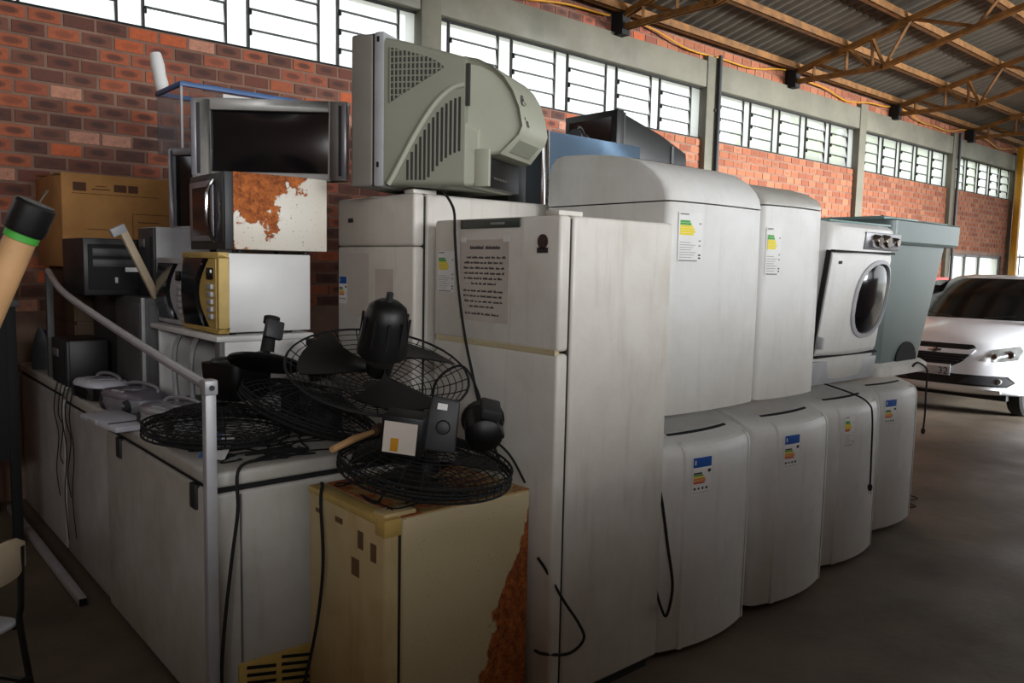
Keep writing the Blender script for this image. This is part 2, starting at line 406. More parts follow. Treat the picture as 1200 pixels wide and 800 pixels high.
# windows: one per bay, each of pivoting sashes between narrow fixed lights
BAYS = [(.14, 4.16, [.30, 1.07, 1.84, 2.61, 3.38]), (4.38, 8.40, [4.52, 5.29, 6.07, 6.84, 7.60]),
        (8.62, 12.40, [8.78, 9.50, 10.22, 10.94, 11.64]), (12.62, 16.08, [12.74, 13.40, 14.06, 14.72, 15.38]),
        (16.28, 19.45, [16.40, 17.02, 17.64, 18.26, 18.86])]
PZ = (HEAD-SILL)/4
pane_cache = {}
def pane_me(w, h):
    k = (round(w, 3), round(h, 3))
    if k not in pane_cache:
        p = MB(); p.box(-w/2, w/2, -.002, .002, -h/2, h/2); o = p.build('pane', MT['pane'], smooth=0)
        pane_cache[k] = o.data; bpy.data.objects.remove(o)
    return pane_cache[k]
def link(name, me, parent, loc, rot=(0,0,0)):
    o = bpy.data.objects.new(name, me); COL.objects.link(o); o.parent = parent; o.location = loc; o.rotation_euler = rot; return o
rw = random.Random(11)
for n, (x0, x1, sx) in enumerate(BAYS):
    wn = struct('window_%d' % (n+1), (x0, WY+.03, SILL)); w_ = (sx[1]-sx[0])*.79
    fr = MB(); fr.box(0, x1-x0, -.02, .02, 0, .018); fr.box(0, x1-x0, -.02, .02, HEAD-SILL-.018, HEAD-SILL)
    fr.build('window_frame', MT['blackm'], wn, smooth=0)
    edges = [x0] + [e for s_ in sx for e in (s_, s_+w_)] + [x1]
    for i in range(0, len(edges), 2):
        a, c = edges[i], edges[i+1]
        if c-a > .03: link('fixed_pane', pane_me(c-a-.012, HEAD-SILL-.03), wn, ((a+c)/2-x0, .005, (HEAD-SILL)/2))
    for s_ in sx:
        sash = MB(); sash.box(0, .016, -.018, .018, .015, HEAD-SILL-.015); sash.box(w_-.016, w_, -.018, .018, .015, HEAD-SILL-.015)
        so = sash.build('sash', MT['dgasket'], wn, smooth=0, loc=(s_-x0, 0, 0))
        til = rw.choice((0, -.1, -.18, -.25))
        for k in range(4):
            zc = PZ*(k+.5)
            link('pane', pane_me(w_-.034, PZ-.014), so, (w_/2, 0, zc), (til, 0, 0))
            if k:
                gb = MB(); gb.box(.016, w_-.016, -.014, .014, -.006, .006); gb.box(.018, .025, -.03, .0, -.045, .0)
                gb.build('glazing_bar', MT['dgrey'], so, smooth=0, loc=(0, -.012, PZ*k))

# gate in the back wall
dg = struct('door_1', (GX0, WY+.06, 0))
fr = MB()
for x in (0, 1.0, 1.75, GX1-GX0-.05): fr.box(x, x+.05, -.03, .03, 0, GZ)
fr.box(0, GX1-GX0, -.03, .03, GZ-.05, GZ); fr.box(0, GX1-GX0, -.03, .03, 1.0, 1.05)
fr.build('door_frame', MT['grey'], dg, smooth=0)
for a, c in ((.05, 1.0), (1.05, 1.75), (1.8, GX1-GX0-.05)):
    for z0, z1 in ((0, 1.0), (1.05, GZ-.05)):
        link('pane', pane_me(c-a-.01, z1-z0-.01), dg, ((a+c)/2, 0, (z0+z1)/2))

# end and far walls of the hall (behind the viewer)
b = MB(); b.box(-5.2, -5, -10, 6.4, 0, 6.5); kind_s(b.build('wall_left', MT['mortar'], smooth=0))
b = MB(); b.box(-5, 5.0, -10.2, -10, 0, 4.5); b.box(19.6, 22, -10.2, -10, 0, 4.5); b.box(5, 19.6, -10.2, -10, 4.3, 4.5)
kind_s(b.build('wall_front', MT['mortar'], smooth=0))

b = MB(); b.box(-4.5, 11.0, -1.35, -1.2, 0, 1.85); kind_s(b.build('light_blocker', MT['mortar'], smooth=0))  # unseen wall added to keep light off the lower washers
# roof: corrugated sheets laid on purlins and trusses
SL = .262; EZ = 4.30; RIDGE = -1.9
def roof_z(y): return EZ+.16+SL*(WY-y)
ceiling = struct('ceiling')
sm = MB(); wv, sg = 6, 8; SWD, SLN = 1.062, 1.62
xs = [SWD*i/(wv*sg) for i in range(wv*sg+1)]
vs, fs = [], []
for i, x in enumerate(xs):
    zz = .025*cos(2*pi*wv*x/SWD)
    vs += [(x, 0, zz), (x, -SLN, zz+SL*SLN)]
    if i: fs.append((2*i-2, 2*i-1, 2*i+1, 2*i))
sm.add(vs, fs); so = sm.build('roof_sheet', MT['roof'], smooth=60); sheet = so.data; bpy.data.objects.remove(so)
rr = random.Random(5)
for k in range(6):
    y = WY+.35-k*1.5
    for i in range(0, 26):
        link('roof_sheet', sheet, ceiling, (-4.6+i*1.05, y, roof_z(y)+.02+.012*(k % 2)+rr.uniform(0, .012)-k*.004+.009*(i % 2)))
for k in range(6):
    y = -10.3+k*1.5
    if y > -2.9: break
    for i in range(0, 26):
        o = link('roof_sheet', sheet, ceiling, (-4.6+i*1.05+1.05, y, roof_z(2*RIDGE-y)+.02+.012*(k % 2)), (0, 0, pi))
for y in (6.0, 5.33, 4.58, 3.82, 3.06, 2.3, 1.5, .7, -.1, -.9, -1.6):
    b = MB(); z = roof_z(y)-.05
    b.box(-4.6, 22.6, y-.035, y+.035, z-.06, z-.052); b.box(-4.6, 22.6, y-.035, y-.027, z-.06, z+.03); b.box(-4.6, 22.6, y-.027, y+.035, z+.022, z+.03)
    kind_s(b.build('purlin', MT['truss'], smooth=0))
TX = [-.4, 3.18, 6.76, 10.33, 13.55, 16.79, 20.1]
def truss(x):
    t = struct('roof_truss', (x, 0, 0))
    def top(y): return EZ+.06+SL*(WY-y)-.03
    def bot(y): return EZ-.06 if y > 4.82 else EZ-.06+SL*(4.82-y)
    def chord(name, pts, w=.05):
        c = MB()
        for a, d in zip(pts, pts[1:]):
            L = sqrt((d[0]-a[0])**2+(d[1]-a[1])**2); an = atan2(d[1]-a[1], d[0]-a[0])
            for sx in (-.028, .028):
                c.obox((sx, (a[0]+d[0])/2, (a[1]+d[1])/2), .012, L+.02, w, (an, 0, 0))
            c.obox((0, (a[0]+d[0])/2, (a[1]+d[1])/2+.012), .05, L, .012, (an, 0, 0))
        return c.build(name, MT['truss'], t, smooth=0)
    chord('top_chord', [(6.12, top(6.12)), (-1.9, top(-1.9)), (-9.9, top(2*-1.9+9.9))], .07)
    chord('bottom_chord', [(6.12, EZ-.06), (4.82, EZ-.06), (-1.9, bot(-1.9)), (-8.5, EZ-.06), (-9.9, EZ-.06)], .06)
    pts = [(5.75, 'b'), (5.75, 't'), (5.3, 'b'), (5.3, 't'), (4.95, 'b'), (4.98, 't'), (4.80, 'b'), (4.5, 't'), (3.75, 'b'), (3.3, 't'), (2.6, 'b'), (2.1, 't'), (1.4, 'b'), (.9, 't'), (.2, 'b'), (-.5, 't'), (-1.2, 'b')]
    for a, c in zip(pts, pts[1:]):
        p = (0, a[0], top(a[0]) if a[1] == 't' else bot(a[0])); q = (0, c[0], top(c[0]) if c[1] == 't' else bot(c[0]))
        w = MB(); w.tube([p, q], .022, 4); w.build('web_bar', MT['truss'], t, smooth=0)
    h = MB(); h.box(-.06, .06, 5.98, 6.14, EZ-.14, EZ+.1); h.build('bearing_shoe', MT['blackm'], t, smooth=0)
for x in TX: truss(x)
# yellow edge strip that wanders along the top of the wall
for a, c in zip(TX, TX[1:]):
    p = []
    for i in range(17):
        u = i/16; p.append((a+.25+(c-a-.4)*u, 6.1-.02*sin(u*9), EZ+.07-.11*sin(pi*u)+.02*sin(u*14+a)))
    t = MB(); t.tube(p, .011, 6); kind_s(t.build('trim_strip', MT['yellowpaint']))
b = MB(); b.box(19.3, 19.42, 5.9, 6.02, 0, 4.35); b.box(19.24, 19.48, 5.84, 6.08, 0, .02); kind_s(b.build('pillar', MT['yellowpaint'], bevel=.006))

# far open end: railing and a rough hedge outside
fe = thing('railing', 'grey upright bar fence beyond the yellow post at the open end', 'fence', (22.5, 5.0, -.12))
for i in range(24):
    b = MB(); b.cyl((0, -1.2+i*.13, 0), (0, -1.2+i*.13, 2.3), .016, 6); b.build('bar', MT['grey'], fe)
b = MB(); b.box(-.02, .02, -1.25, 1.85, 2.2, 2.25); b.box(-.02, .02, -1.25, 1.85, .3, .35); b.build('rail', MT['grey'], fe, smooth=0)
rt = random.Random(21)
def tree(loc, h, r, label):
    t = thing('tree', label, 'tree', loc, 0, 'trees outside the far windows')
    b = MB(); b.tube([(0, 0, 0), (.1, .05, h*.4), (.05, .1, h*.75)], [.14, .11, .06], 8); b.build('trunk', MT['bark'], t)
    c = MB()
    for i in range(900):
        th, ph = rt.uniform(0, 2*pi), math.acos(rt.uniform(-1, 1)); q = r*rt.uniform(.45, 1)
        p = Vector((q*sin(ph)*cos(th), q*sin(ph)*sin(th), h*.72+q*cos(ph)*1.05)); s_ = rt.uniform(.1, .2)
        e = Euler((rt.uniform(0, 6), rt.uniform(0, 6), rt.uniform(0, 6))).to_matrix()
        c.add([tuple(p+e @ Vector(v)) for v in ((-s_, 0, 0), (0, -s_*.5, 0), (s_, 0, 0), (0, s_*.5, .03))], [(0, 1, 2, 3)])
    o = c.build('crown', MT['leaf'], t, smooth=0, merge=False); o['kind'] = 'stuff'
for i, (x, y, h, r_, lab) in enumerate([(17.5, 10.5, 5.4, 1.7, 'leafy tree outside the fourth window bay from the near end'), (21.5, 10.2, 5.6, 1.8, 'leafy tree outside the last window bay by the yellow post'),
        (25.5, 11.0, 6.0, 2.1, 'leafy tree beyond the far corner of the hall'), (29.0, 5.5, 5.0, 2.2, 'leafy tree seen past the railing at the open end')]):
    tree((x, y, -.14), h, r_, lab)
# ================================================================== appliances
def rrect(w, h, r, n=5):
    out = []
    for cx, cy, a0 in ((w/2-r, h/2-r, 0), (-w/2+r, h/2-r, pi/2), (-w/2+r, -h/2+r, pi), (w/2-r, -h/2+r, 1.5*pi)):
        for k in range(n+1):
            a = a0+pi/2*k/n; out.append((cx+r*cos(a), cy+r*sin(a)))
    return out
LBL = [MT['paper'], MT['blue'], MT['orange'], MT['red'], MT['green'], MT['yellow'], MT['paleink'], MT['ink']]
def energy_label(parent, x, y, z, w, h, style, yf=None):
    """thin printed efficiency sticker following a front that faces local -y; x,z is its top-left corner"""
    b = MB(); Y = (lambda u: y+yf(u)) if yf else (lambda u: y)
    def q(x0, x1, z0, z1, mi, d):
        b.mi = mi; n = 4 if yf and x1-x0 > .02 else 1
        for k in range(n):
            a, c = x0+(x1-x0)*k/n, x0+(x1-x0)*(k+1)/n
            b.add([(a, Y(a)-d, z0), (c, Y(c)-d, z0), (c, Y(c)-d, z1), (a, Y(a)-d, z1)], [(0, 1, 2, 3)])
    q(x, x+w, z-h, z, 0, .0012)
    if style == 'blue':
        q(x+.003, x+w-.003, z-h*.27, z-.002, 1, .002)
        q(x+w*.1, x+w*.16, z-h*.2, z-h*.08, 0, .0026)
        for k, (mi, l) in enumerate(((7, .42), (4, .48), (5, .54), (2, .6), (2, .62), (3, .58))):
            q(x+w*.05, x+w*(.05+l), z-h*(.40+.05*k)-h*.042, z-h*(.40+.05*k), mi, .002)
        q(x+w*.78, x+w*.95, z-h*.42, z-h*.34, 7, .002)
        for k, l in enumerate((.1, .08, .1, .12)): q(x+w*(.08+.2*k), x+w*(.08+.2*k+l), z-h*.85, z-h*.79, 7, .002)
        q(x+w*.05, x+w*.9, z-h*.93, z-h*.92, 6, .002)
    else:
        q(x+w*.05, x+w*.4, z-h*.05, z-h*.02, 6, .002)
        for k, (mi, l) in enumerate(((4, .4), (4, .45), (5, .52), (5, .58), (5, .62), (2, .5) if style == 'hot' else (5, .55), (3, .45) if style == 'hot' else (0, .1))):
            q(x+w*.06, x+w*(.06+l), z-h*(.16+.05*k)-h*.045, z-h*(.16+.05*k), mi, .002)
        for k in range(7): q(x+w*.06, x+w*(.5+.3*((k*37) % 10)/10), z-h*(.60+.05*k)-h*.01, z-h*(.60+.05*k), 6, .002)
        for zz in (.2, .55, .65, .84, .9): q(x+w*.84, x+w*.94, z-h*zz-h*.03, z-h*zz, 7 if zz > .8 else 6, .002)
        q(x+w*.05, x+w*.8, z-h*.985, z-h*.96, 6, .002)
    return b.build('energy_label', LBL, parent, smooth=0)

# ---- lower washing machines: bowed front, raised side columns, sloping top
def bowed(b, prof, xs, bow):
    rings = []
    for x in xs: rings.append([(x, y+bow(x)*fr, z) for y, z, fr in prof])
    b.loft(rings); return b
def washer_low(label, loc, style, rz=0, w=.70, d=.66):
    t = thing('washing_machine', label, 'washing machine', loc, rz, 'lower row of white washing machines')
    hw = w/2
    def bow(x):
        u = x/hw; base = .06*u*u
        e = max(0, abs(u)-.86)/.14; return base+.05*(1-sqrt(max(0, 1-e*e)))
    yf = -d/2-.02
    prof = [(yf, .035, 1)]+[(yf-.004*sin(pi*k/6), .035+(.86-.035)*k/6, 1) for k in range(1, 6)]+[(yf, .86, 1), (yf+.006, .885, 1), (yf+.022, .905, .9), (yf+.05, .92, .8), (yf+.14, .945, .5), (yf+.26, .97, .2), (d/2-.16, 1.005, 0), (d/2-.14, 1.045, 0), (d/2, 1.045, 0), (d/2, .035, 0)]
    xs = [-hw, -hw*.985, -hw*.96, -hw*.92, -hw*.86]+[hw*.86*(-1+2*k/16) for k in range(1, 16)]+[hw*.86, hw*.92, hw*.96, hw*.985, hw]
    bowed(MB(), prof, xs, bow).build('body', MT['white'], t, smooth=40)
    base = MB(); base.box(-hw+.05, hw-.05, -d/2+.06, d/2-.03, .012, .036)
    base.build('plinth', MT['blackm'], t, smooth=0)
    for sx in (-1, 1):
        for sy in (-1, 1):
            fo = MB(); fo.lathe([(0, 0), (.022, 0), (.022, .012), (.012, .014), (.012, .04), (0, .04)], 10, 'z', (sx*(hw-.09), sy*(d/2-.1), 0)); fo.build('foot', MT['black'], t)
    # front panel set proud between two ridges
    fp = [(y-.008, z, f_) for y, z, f_ in prof[:9]]
    back = [(y+.01, z-.004, f_) for y, z, f_ in prof[:9]][::-1]
    px = [-hw*.58+hw*1.38*k/14 for k in range(15)]
    bowed(MB(), fp+back, px, bow).build('front_panel', MT['white'], t, smooth=40)
    for x in (-hw*.60, hw*.82):
        fp2 = [(y-.013, z, f_) for y, z, f_ in prof[:10]]; bk2 = [(y+.01, z-.004, f_) for y, z, f_ in prof[:10]][::-1]
        bowed(MB(), fp2+bk2, [x-.010, x-.006, x+.006, x+.010], bow).build('ridge', MT['white'], t, bevel=0, smooth=50)
    # lid with a shadow gap along its front edge
    def topz(y): # slope of the top between the two profile points
        P = prof[9:13]
        for (a, za, _), (c, zc, _) in zip(P, P[1:]):
            if a <= y <= c: return za+(zc-za)*(y-a)/(c-a)
        return P[-1][1]
    ld = MB(); y0, y1 = yf+.115, d/2-.165
    rings = []
    for k in range(9):
        x = -hw*.60+hw*1.28*k/8; cu = .03*(1-((k-4)/4)**2)
        rings.append([(x, y0-cu*.6+.02, topz(y0)-.004), (x, y0-cu*.6+.022, topz(y0)+.006), (x, y1, topz(y1)+.006), (x, y1, topz(y1)-.004)])
    ld.loft(rings); ld.build('lid', MT['white'], t, smooth=40)
    gp = MB()
    rings = []
    for k in range(9):
        x = -hw*.58+hw*1.24*k/8; cu = .03*(1-((k-4)/4)**2); yy = y0-cu*.6+.012
        rings.append([(x, yy-.004, topz(y0)-.004), (x, yy-.004, topz(y0)+.0015), (x, yy+.0105, topz(y0)+.006), (x, yy+.0105, topz(y0)-.004)])
    gp.loft(rings); gp.build('lid_gap', MT['blackm'], t, smooth=0)
    lx = -hw*.56 if style != 'hot' else -hw*.56
    energy_label(t, lx+.014, yf-.012, .862, .115 if style != 'hot' else .09, .165, style, bow)
    return t
WL = [('lower washing machine nearest the viewer, against the tall two-door refrigerator, blue energy label', (2.92, 2.32), 'blue', 0),
      ('lower washing machine second in the row, under the grey-lidded washer, blue label', (3.66, 2.33), 'blue', 0),
      ('lower washing machine third in the row, plug cord hanging down its front', (4.40, 2.40), 'hot', 0),
      ('lower washing machine at the far end of the row, under the pale aqua tub', (5.20, 2.52), 'blue', -3)]
washers = [washer_low(a, (x, y, 0), st, rz, .69) for a, (x, y), st, rz in WL]

# ---- upper washers with a humped top
def washer_top(label, loc, w, d, prof, seam, lidmat, h, style, slot):
    t = thing('washing_machine', label, 'washing machine', loc, 0, 'washing machines stacked on top of the lower row')
    hw = w/2
    def bow(x):
        u = x/hw; e = max(0, abs(u)-.88)/.12; return .022*u*u+.03*(1-sqrt(max(0, 1-e*e)))
    xs = [-hw, -hw*.99, -hw*.96, -hw*.92, -hw*.88]+[hw*.88*(-1+2*k/10) for k in range(1, 10)]+[hw*.88, hw*.92, hw*.96, hw*.99, hw]
    lo = [(-d/2, 0, 1), (-d/2-.004, seam*.5, 1), (-d/2, seam-.003, 1), (d/2, seam-.003, 0), (d/2, 0, 0)]
    bowed(MB(), lo, xs, bow).build('body', MT['white'], t, smooth=40)
    up = [(-d/2, seam+.003, 1)]+[(y, z, max(0, 1-(y+d/2)/.25)) for y, z in prof]+[(d/2, seam+.003, 0)]
    bowed(MB(), up, xs, bow).build('top_cover', lidmat, t, smooth=40)
    core = MB(); core.box(-hw+.02, hw-.02, -d/2+.04, d/2-.01, seam-.006, seam+.006); core.build('seam', MT['blackm'], t, smooth=0)
    if slot == 'slit':
        i = 5
        (ya, za), (yb, zb) = prof[i], prof[i+1]; an = atan2(zb-za, yb-ya)
        s_ = MB(); s_.obox((-.02, (ya+yb)/2, (za+zb)/2+.001), .42, .012, .006, (an, 0, 0)); s_.build('lid_slit', MT['dgasket'], t, smooth=0)
    else:
        (ya, za), (yb, zb) = prof[-4], prof[-3]; an = atan2(zb-za, yb-ya)
        s_ = MB(); s_.obox((.02, (ya+yb)/2+.01, (za+zb)/2+.003), .34, .10, .012, (an, 0, 0)); s_.build('lid_panel', MT['silver'], t, bevel=.004)
        s_ = MB(); s_.obox((.02, (ya+yb)/2-.035, (za+zb)/2-.008), .30, .012, .03, (an, 0, 0)); s_.build('lid_handle', MT['chrome'], t, bevel=.003)
    if style:
        x, z, lw, lh = style; energy_label(t, x, -d/2-.004, z, lw, lh, 'plain', bow)
    return t
z1 = 1.047
p1 = [(-.36, .885), (-.352, .915), (-.33, .95), (-.28, .995), (-.20, 1.035), (-.10, 1.062), (.0, 1.078), (.12, 1.09), (.26, 1.097), (.315, 1.088), (.345, 1.06), (.36, 1.0)]
washer_top('big white humped washing machine, upper row, beside the tall two-door refrigerator, yellow-green label', (2.925, 2.365, z1), .68, .72, p1, .872, MT['white'], 1.097,
           (-.29, .83, .145, .20), 'slit')
p2 = [(-.33, .915), (-.325, .93), (-.30, .955), (-.24, .985), (-.15, 1.01), (-.02, 1.03), (.12, 1.045), (.26, 1.05), (.31, 1.04), (.33, 1.0)]
MT['greylid'] = plain('pale_grey_lid', srgb(196, 194, 186), 0.35)
washer_top('upper white washing machine with grey lid, between the big humped washer and tilted dryer', (3.54, 2.335, z1), .52, .66, p2, .90, MT['greylid'], 1.05, (-.245, .80, .10, .22), 'handle')

# ---- tilted front-loading dryer
def dryer():
    t = thing('clothes_dryer', 'white front-loading dryer with oval dark window, tipped forward on the third washer', 'dryer', (4.17, 2.045, 1.06), 0, rot=(radians(7), 0, radians(-1)))
    w, h, d = .68, .84, .50; hw = w/2          # local front at y=0
    b = MB(); rings = []
    for x in [-hw, -hw+.012, -hw+.03]+[(-hw+.03)+(w-.06)*k/8 for k in range(1, 8)]+[hw-.03, hw-.012, hw]:
        e = max(0, abs(x)-(hw-.03))/.03; r_ = .03*(1-sqrt(max(0, 1-e*e))); u = x/hw; bo = .03*u*u+r_
        rings.append([(x, bo+.03, 0), (x, bo+.005, .03), (x, bo, .15), (x, bo, h-.05), (x, bo+.012, h-.02), (x, bo+.05, h), (x, d, h), (x, d, 0)])
    b.loft(rings); b.build('body', MT['white'], t, smooth=40)
    def yb(x): return .03*(x/hw)**2
    dr = MB(); rings = []
    for k in range(13):
        x = -.335+.61*k/12
        rings.append([(x, yb(x)-.014, .165), (x, yb(x)-.020, .19), (x, yb(x)-.020, .665), (x, yb(x)-.014, .69), (x, yb(x)+.01, .69), (x, yb(x)+.01, .165)])
    dr.loft(rings); do = dr.build('door', MT['white'], t, bevel=.004, smooth=40)
    gs = MB(); x = -.345; gs.box(x-.006, x+.004, yb(x)-.014, yb(x)+.01, .16, .70); gs.box(-.345, .30, -.004, .02, .694, .704); gs.box(-.345, .30, -.004, .02, .15, .158)
    gs.build('door_gap', MT['blackm'], t, smooth=0)
    def oval(sc, yo, n=28):
        out = []
        for k in range(n):
            a = 2*pi*k/n; cx, cz = cos(a), sin(a)
            x = .10+.185*sc*(abs(cx)**.9*(1 if cx > 0 else -1)); z = .455+.185*sc*(abs(cz)**.75*(1 if cz > 0 else -1))+.02*cx
            out.append((x, yb(x)-yo, z))
        return out
    rg = MB(); rg.loft([oval(1.13, .012), oval(1.12, .030), oval(1.02, .034), oval(1.0, .022)], cap=False); rg.build('window_rim', MT['lgrey'], do, smooth=45)
    gl = MB(); gl.loft([oval(1.02, .020), oval(.9, .028), oval(.6, .040), oval(.25, .045), oval(.01, .046)], cap=False); gl.build('window_glass', MT['screen'], do, smooth=60)
    lg = MB(); lg.box(-.285, -.255, yb(-.27)-.0225, yb(-.27)-.02, .635, .65); lg.build('badge', MT['ink'], do, smooth=0)
    pn = MB(); pn.prism([(x, z) for x, z in ((-.06, .715), (.335, .715), (.335, .805), (-.06, .805))], 'y', -.006, .03); pn.build('control_panel', MT['steel'], t, bevel=.004)
    for x, r_ in ((.03, .032), (.13, .034), (.235, .024)):
        k = MB(); k.lathe([(0, -.045), (r_*.8, -.045), (r_, -.035), (r_*1.08, -.006), (0, -.006)], 18, 'y', (x, 0, .762)); k.build('dial', MT['chrome'], t)
    k = MB(); k.box(.062, .085, -.02, .0, .735, .79); k.build('switch', MT['black'], t, bevel=.003)
    hd = MB(); hd.box(-.345, -.325, -.02, .02, .2, .26); hd.build('door_catch', MT['lgrey'], t, bevel=.004)
    tp = MB(); tp.box(-.33, .33, .06, d-.03, h, h+.012); tp.build('top_plate', MT['aqua_lid'], t, bevel=.005)
    kf = MB(); kf.prism([(-.35, .0), (.34, .0), (.34, .125), (-.35, .125)], 'y', .012, .05); kf.build('kick_panel', MT['lgrey'], t, bevel=.004)
dryer()

# ---- pale aqua wash tub with a wide rim
def wash_tub():
    t = thing('wash_tub', 'pale aqua plastic washing tub with wide flat rim, standing on the farthest lower washer', 'washing tub', (4.98, 2.42, 1.05), 0)
    def ring(x0, x1, y0, y1, z, r=.05): return [(x+(x0+x1)/2, y+(y0+y1)/2, z) for x, y in rrect(x1-x0, y1-y0, r)]
    b = MB(); b.loft([ring(-.36, .22, -.34, .22, .06), ring(-.365, .24, -.345, .22, .14), ring(-.37, .45, -.37, .24, .78)]); b.build('tub', MT['aqua'], t)
    b = MB(); b.loft([ring(-.40, .50, -.40, .26, .765, .05), ring(-.41, .56, -.41, .27, .78, .05), ring(-.41, .57, -.41, .27, .895, .05), ring(-.40, .56, -.40, .26, .905, .05)]); b.build('rim', MT['aqua'], t, smooth=30)
    b = MB(); b.box(-.36, .10, -.33, .22, .905, .925); b.build('lid', MT['aqua_lid'], t, bevel=.006)
    b = MB(); b.box(.14, .50, -.35, .22, .905, .917); b.build('spinner_lid', MT['aqua_lid'], t, bevel=.005)
    b = MB(); b.tube(spline([(.26, .0, .91), (.28, -.02, .96), (.33, .0, .965), (.30, .03, .93)]), .01, 6); b.build('drain_hose_end', MT['dgrey'], t)
    b = MB(); b.loft([ring(-.38, .26, -.38, .22, .0, .04), ring(-.38, .27, -.38, .22, .05, .04), ring(-.36, .24, -.35, .22, .075, .04)]); b.build('base', MT['white'], t)
    arch = [(-.13, .075)]+[(.0+.14*cos(a), .08+.11*sin(a)) for a in [pi-pi*k/10 for k in range(11)]]+[(.13, .075)]
    b = MB(); b.prism(arch, 'y', -.353, -.30); b.build('motor_opening', MT['blackm'], t, smooth=0)
wash_tub()

# ---- refrigerators (front faces local -y)
def fridge(name, label, loc, w, d, h, mat, split, doormat=None, base=.05, strip=None, rz=-90, group=None, sidemat=None, seam=.004):
    t = thing(name, label, 'refrigerator', loc, rz, group)
    hw = w/2; dt = .055
    b = MB(); b.box(-hw, hw, -d/2+dt+.012, d/2, base, h-.004); b.build('cabinet', sidemat or mat, t, bevel=.012, seg=3)
    b = MB(); b.box(-hw+.012, hw-.012, -d/2+dt-.002, -d/2+dt+.02, base+.03, h-.015); b.build('gasket', MT['dgasket'], t, smooth=0)
    b = MB(); b.box(-hw+.03, hw-.03, -d/2+.09, d/2-.03, 0, base+.02); b.build('plinth', MT['blackm'], t, smooth=0)
    zs = [base+.02]+list(split)+[h]; doors = []
    for z0, z1 in zip(zs, zs[1:]):
        b = MB(); b.box(-hw, hw, -d/2, -d/2+dt, z0+(seam if z0 in split else .004), z1-(seam if z1 in split else .004))
        doors.append(b.build('door', doormat or mat, t, bevel=.014, seg=3))
    hg = MB(); hg.box(hw-.09, hw-.02, -d/2+.01, -d/2+.13, h-.004, h+.014); hg.build('hinge_cover', doormat or mat, t, bevel=.004)
    return t, doors
# tall two-door refrigerator with the taped notice
t, (d0, d1) = fridge('refrigerator', 'tall white two-door refrigerator with a taped paper notice on its upper door', (2.26, 2.365, 0), .745, .62, 1.83, MT['white2'], [1.345])
FY = -.31
b = MB(); b.box(-.19, .165, FY-.006, FY+.01, 1.788, 1.822); b.build('control_strip', plain('dark_green_strip', srgb(58, 66, 60), .4), d1, bevel=.002)
b = MB(); b.box(.0, .08, FY-.0075, FY-.006, 1.80, 1.808); b.build('maker_badge', MT['paleink'], d1, smooth=0)
# notice: sheet of paper with rows of blurred print and tape
b = MB(); nx0, nx1, nz0, nz1 = -.195, .105, 1.43, 1.745; mats = [MT['oldpaper'], MT['ink']]
b.box(nx0, nx1, FY-.0015, FY-.0005, nz0, nz1)
rn = random.Random(9)
def words_row(x0, x1, z, hh, wmin=.012, wmax=.034):
    x = x0
    while x < x1-.008:
        l = min(rn.uniform(wmin, wmax), x1-x)
        k = x
        while k < x+l-.001:          # separate strokes, so it reads as print too small to make out
            s_ = rn.uniform(.0025, .0045); up = hh*(1 if rn.random() < .3 else .68)
            b.add([(k, FY-.0022, z), (k+s_*.75, FY-.0022, z), (k+s_*.75, FY-.0022, z+up), (k, FY-.0022, z+up)], [(0, 1, 2, 3)]); k += s_
        x += l+.007
b.mi = 1; words_row(-.13, -.045, 1.708, .014, .08, .09); words_row(-.035, .055, 1.708, .014, .08, .09)
rows = ((-.15, .085, 0), (-.165, .08, 1), (-.168, .08, 2), (-.165, .08, 3), (-.165, .075, 4), (-.12, .03, 5), (-.168, .085, 6.4), (-.168, .075, 7.4), (-.16, .07, 8.4), (-.13, .02, 9.4), (-.155, .05, 10.8))
for a, c, k in rows: words_row(a, c, 1.672-.0202*k, .0095)
b.build('paper_notice', mats, d1, smooth=0)
for x in (-.19, .07):
    q = MB(); q.box(x, x+.035, FY-.0028, FY-.002, 1.735, 1.755); q.build('tape', MT['paper'], d1, smooth=0)
energy_label(d1, -.345, FY-.0005, 1.70, .115, .165, 'plain')
q = MB(); q.lathe([(0, FY-.003), (.026, FY-.003), (.026, FY), (0, FY)], 20, 'y', (.285, 0, 1.735)); q.build('round_sticker', plain('dark_red_sticker', srgb(62, 34, 32), .6), d1)
q = MB(); q.box(.258, .312, FY-.003, FY, 1.695, 1.714); q.build('sticker_foot', MT['ink'], d1, smooth=0)
q = MB(); q.box(-.35, .36, FY-.001, FY+.02, 1.335, 1.355); q.build('rust_band', MT['rustfr'], t, smooth=0)
# second tall refrigerator, behind it
t, (d0, d1) = fridge('refrigerator', 'tall off-white refrigerator carrying the big television, sticker marks on its door', (2.30, 3.14, 0), .645, .80, 1.945, MT['white2'], [1.72], seam=.0012)
FY = -.40
energy_label(d0, -.305, FY-.0005, 1.58, .075, .13, 'blue')
q = MB(); q.box(-.22, -.175, FY-.003, FY, 1.83, 1.85); q.build('maker_badge', MT['ink'], d1, bevel=.002)
for x0, x1, z0, z1 in ((-.23, -.03, 1.40, 1.69), (.02, .17, 1.42, 1.62)):
    q = MB(); q.box(x0, x1, FY-.0008, FY, z0, z1); q.build('sticker_residue', MT['oldpaper'], d0, smooth=0)
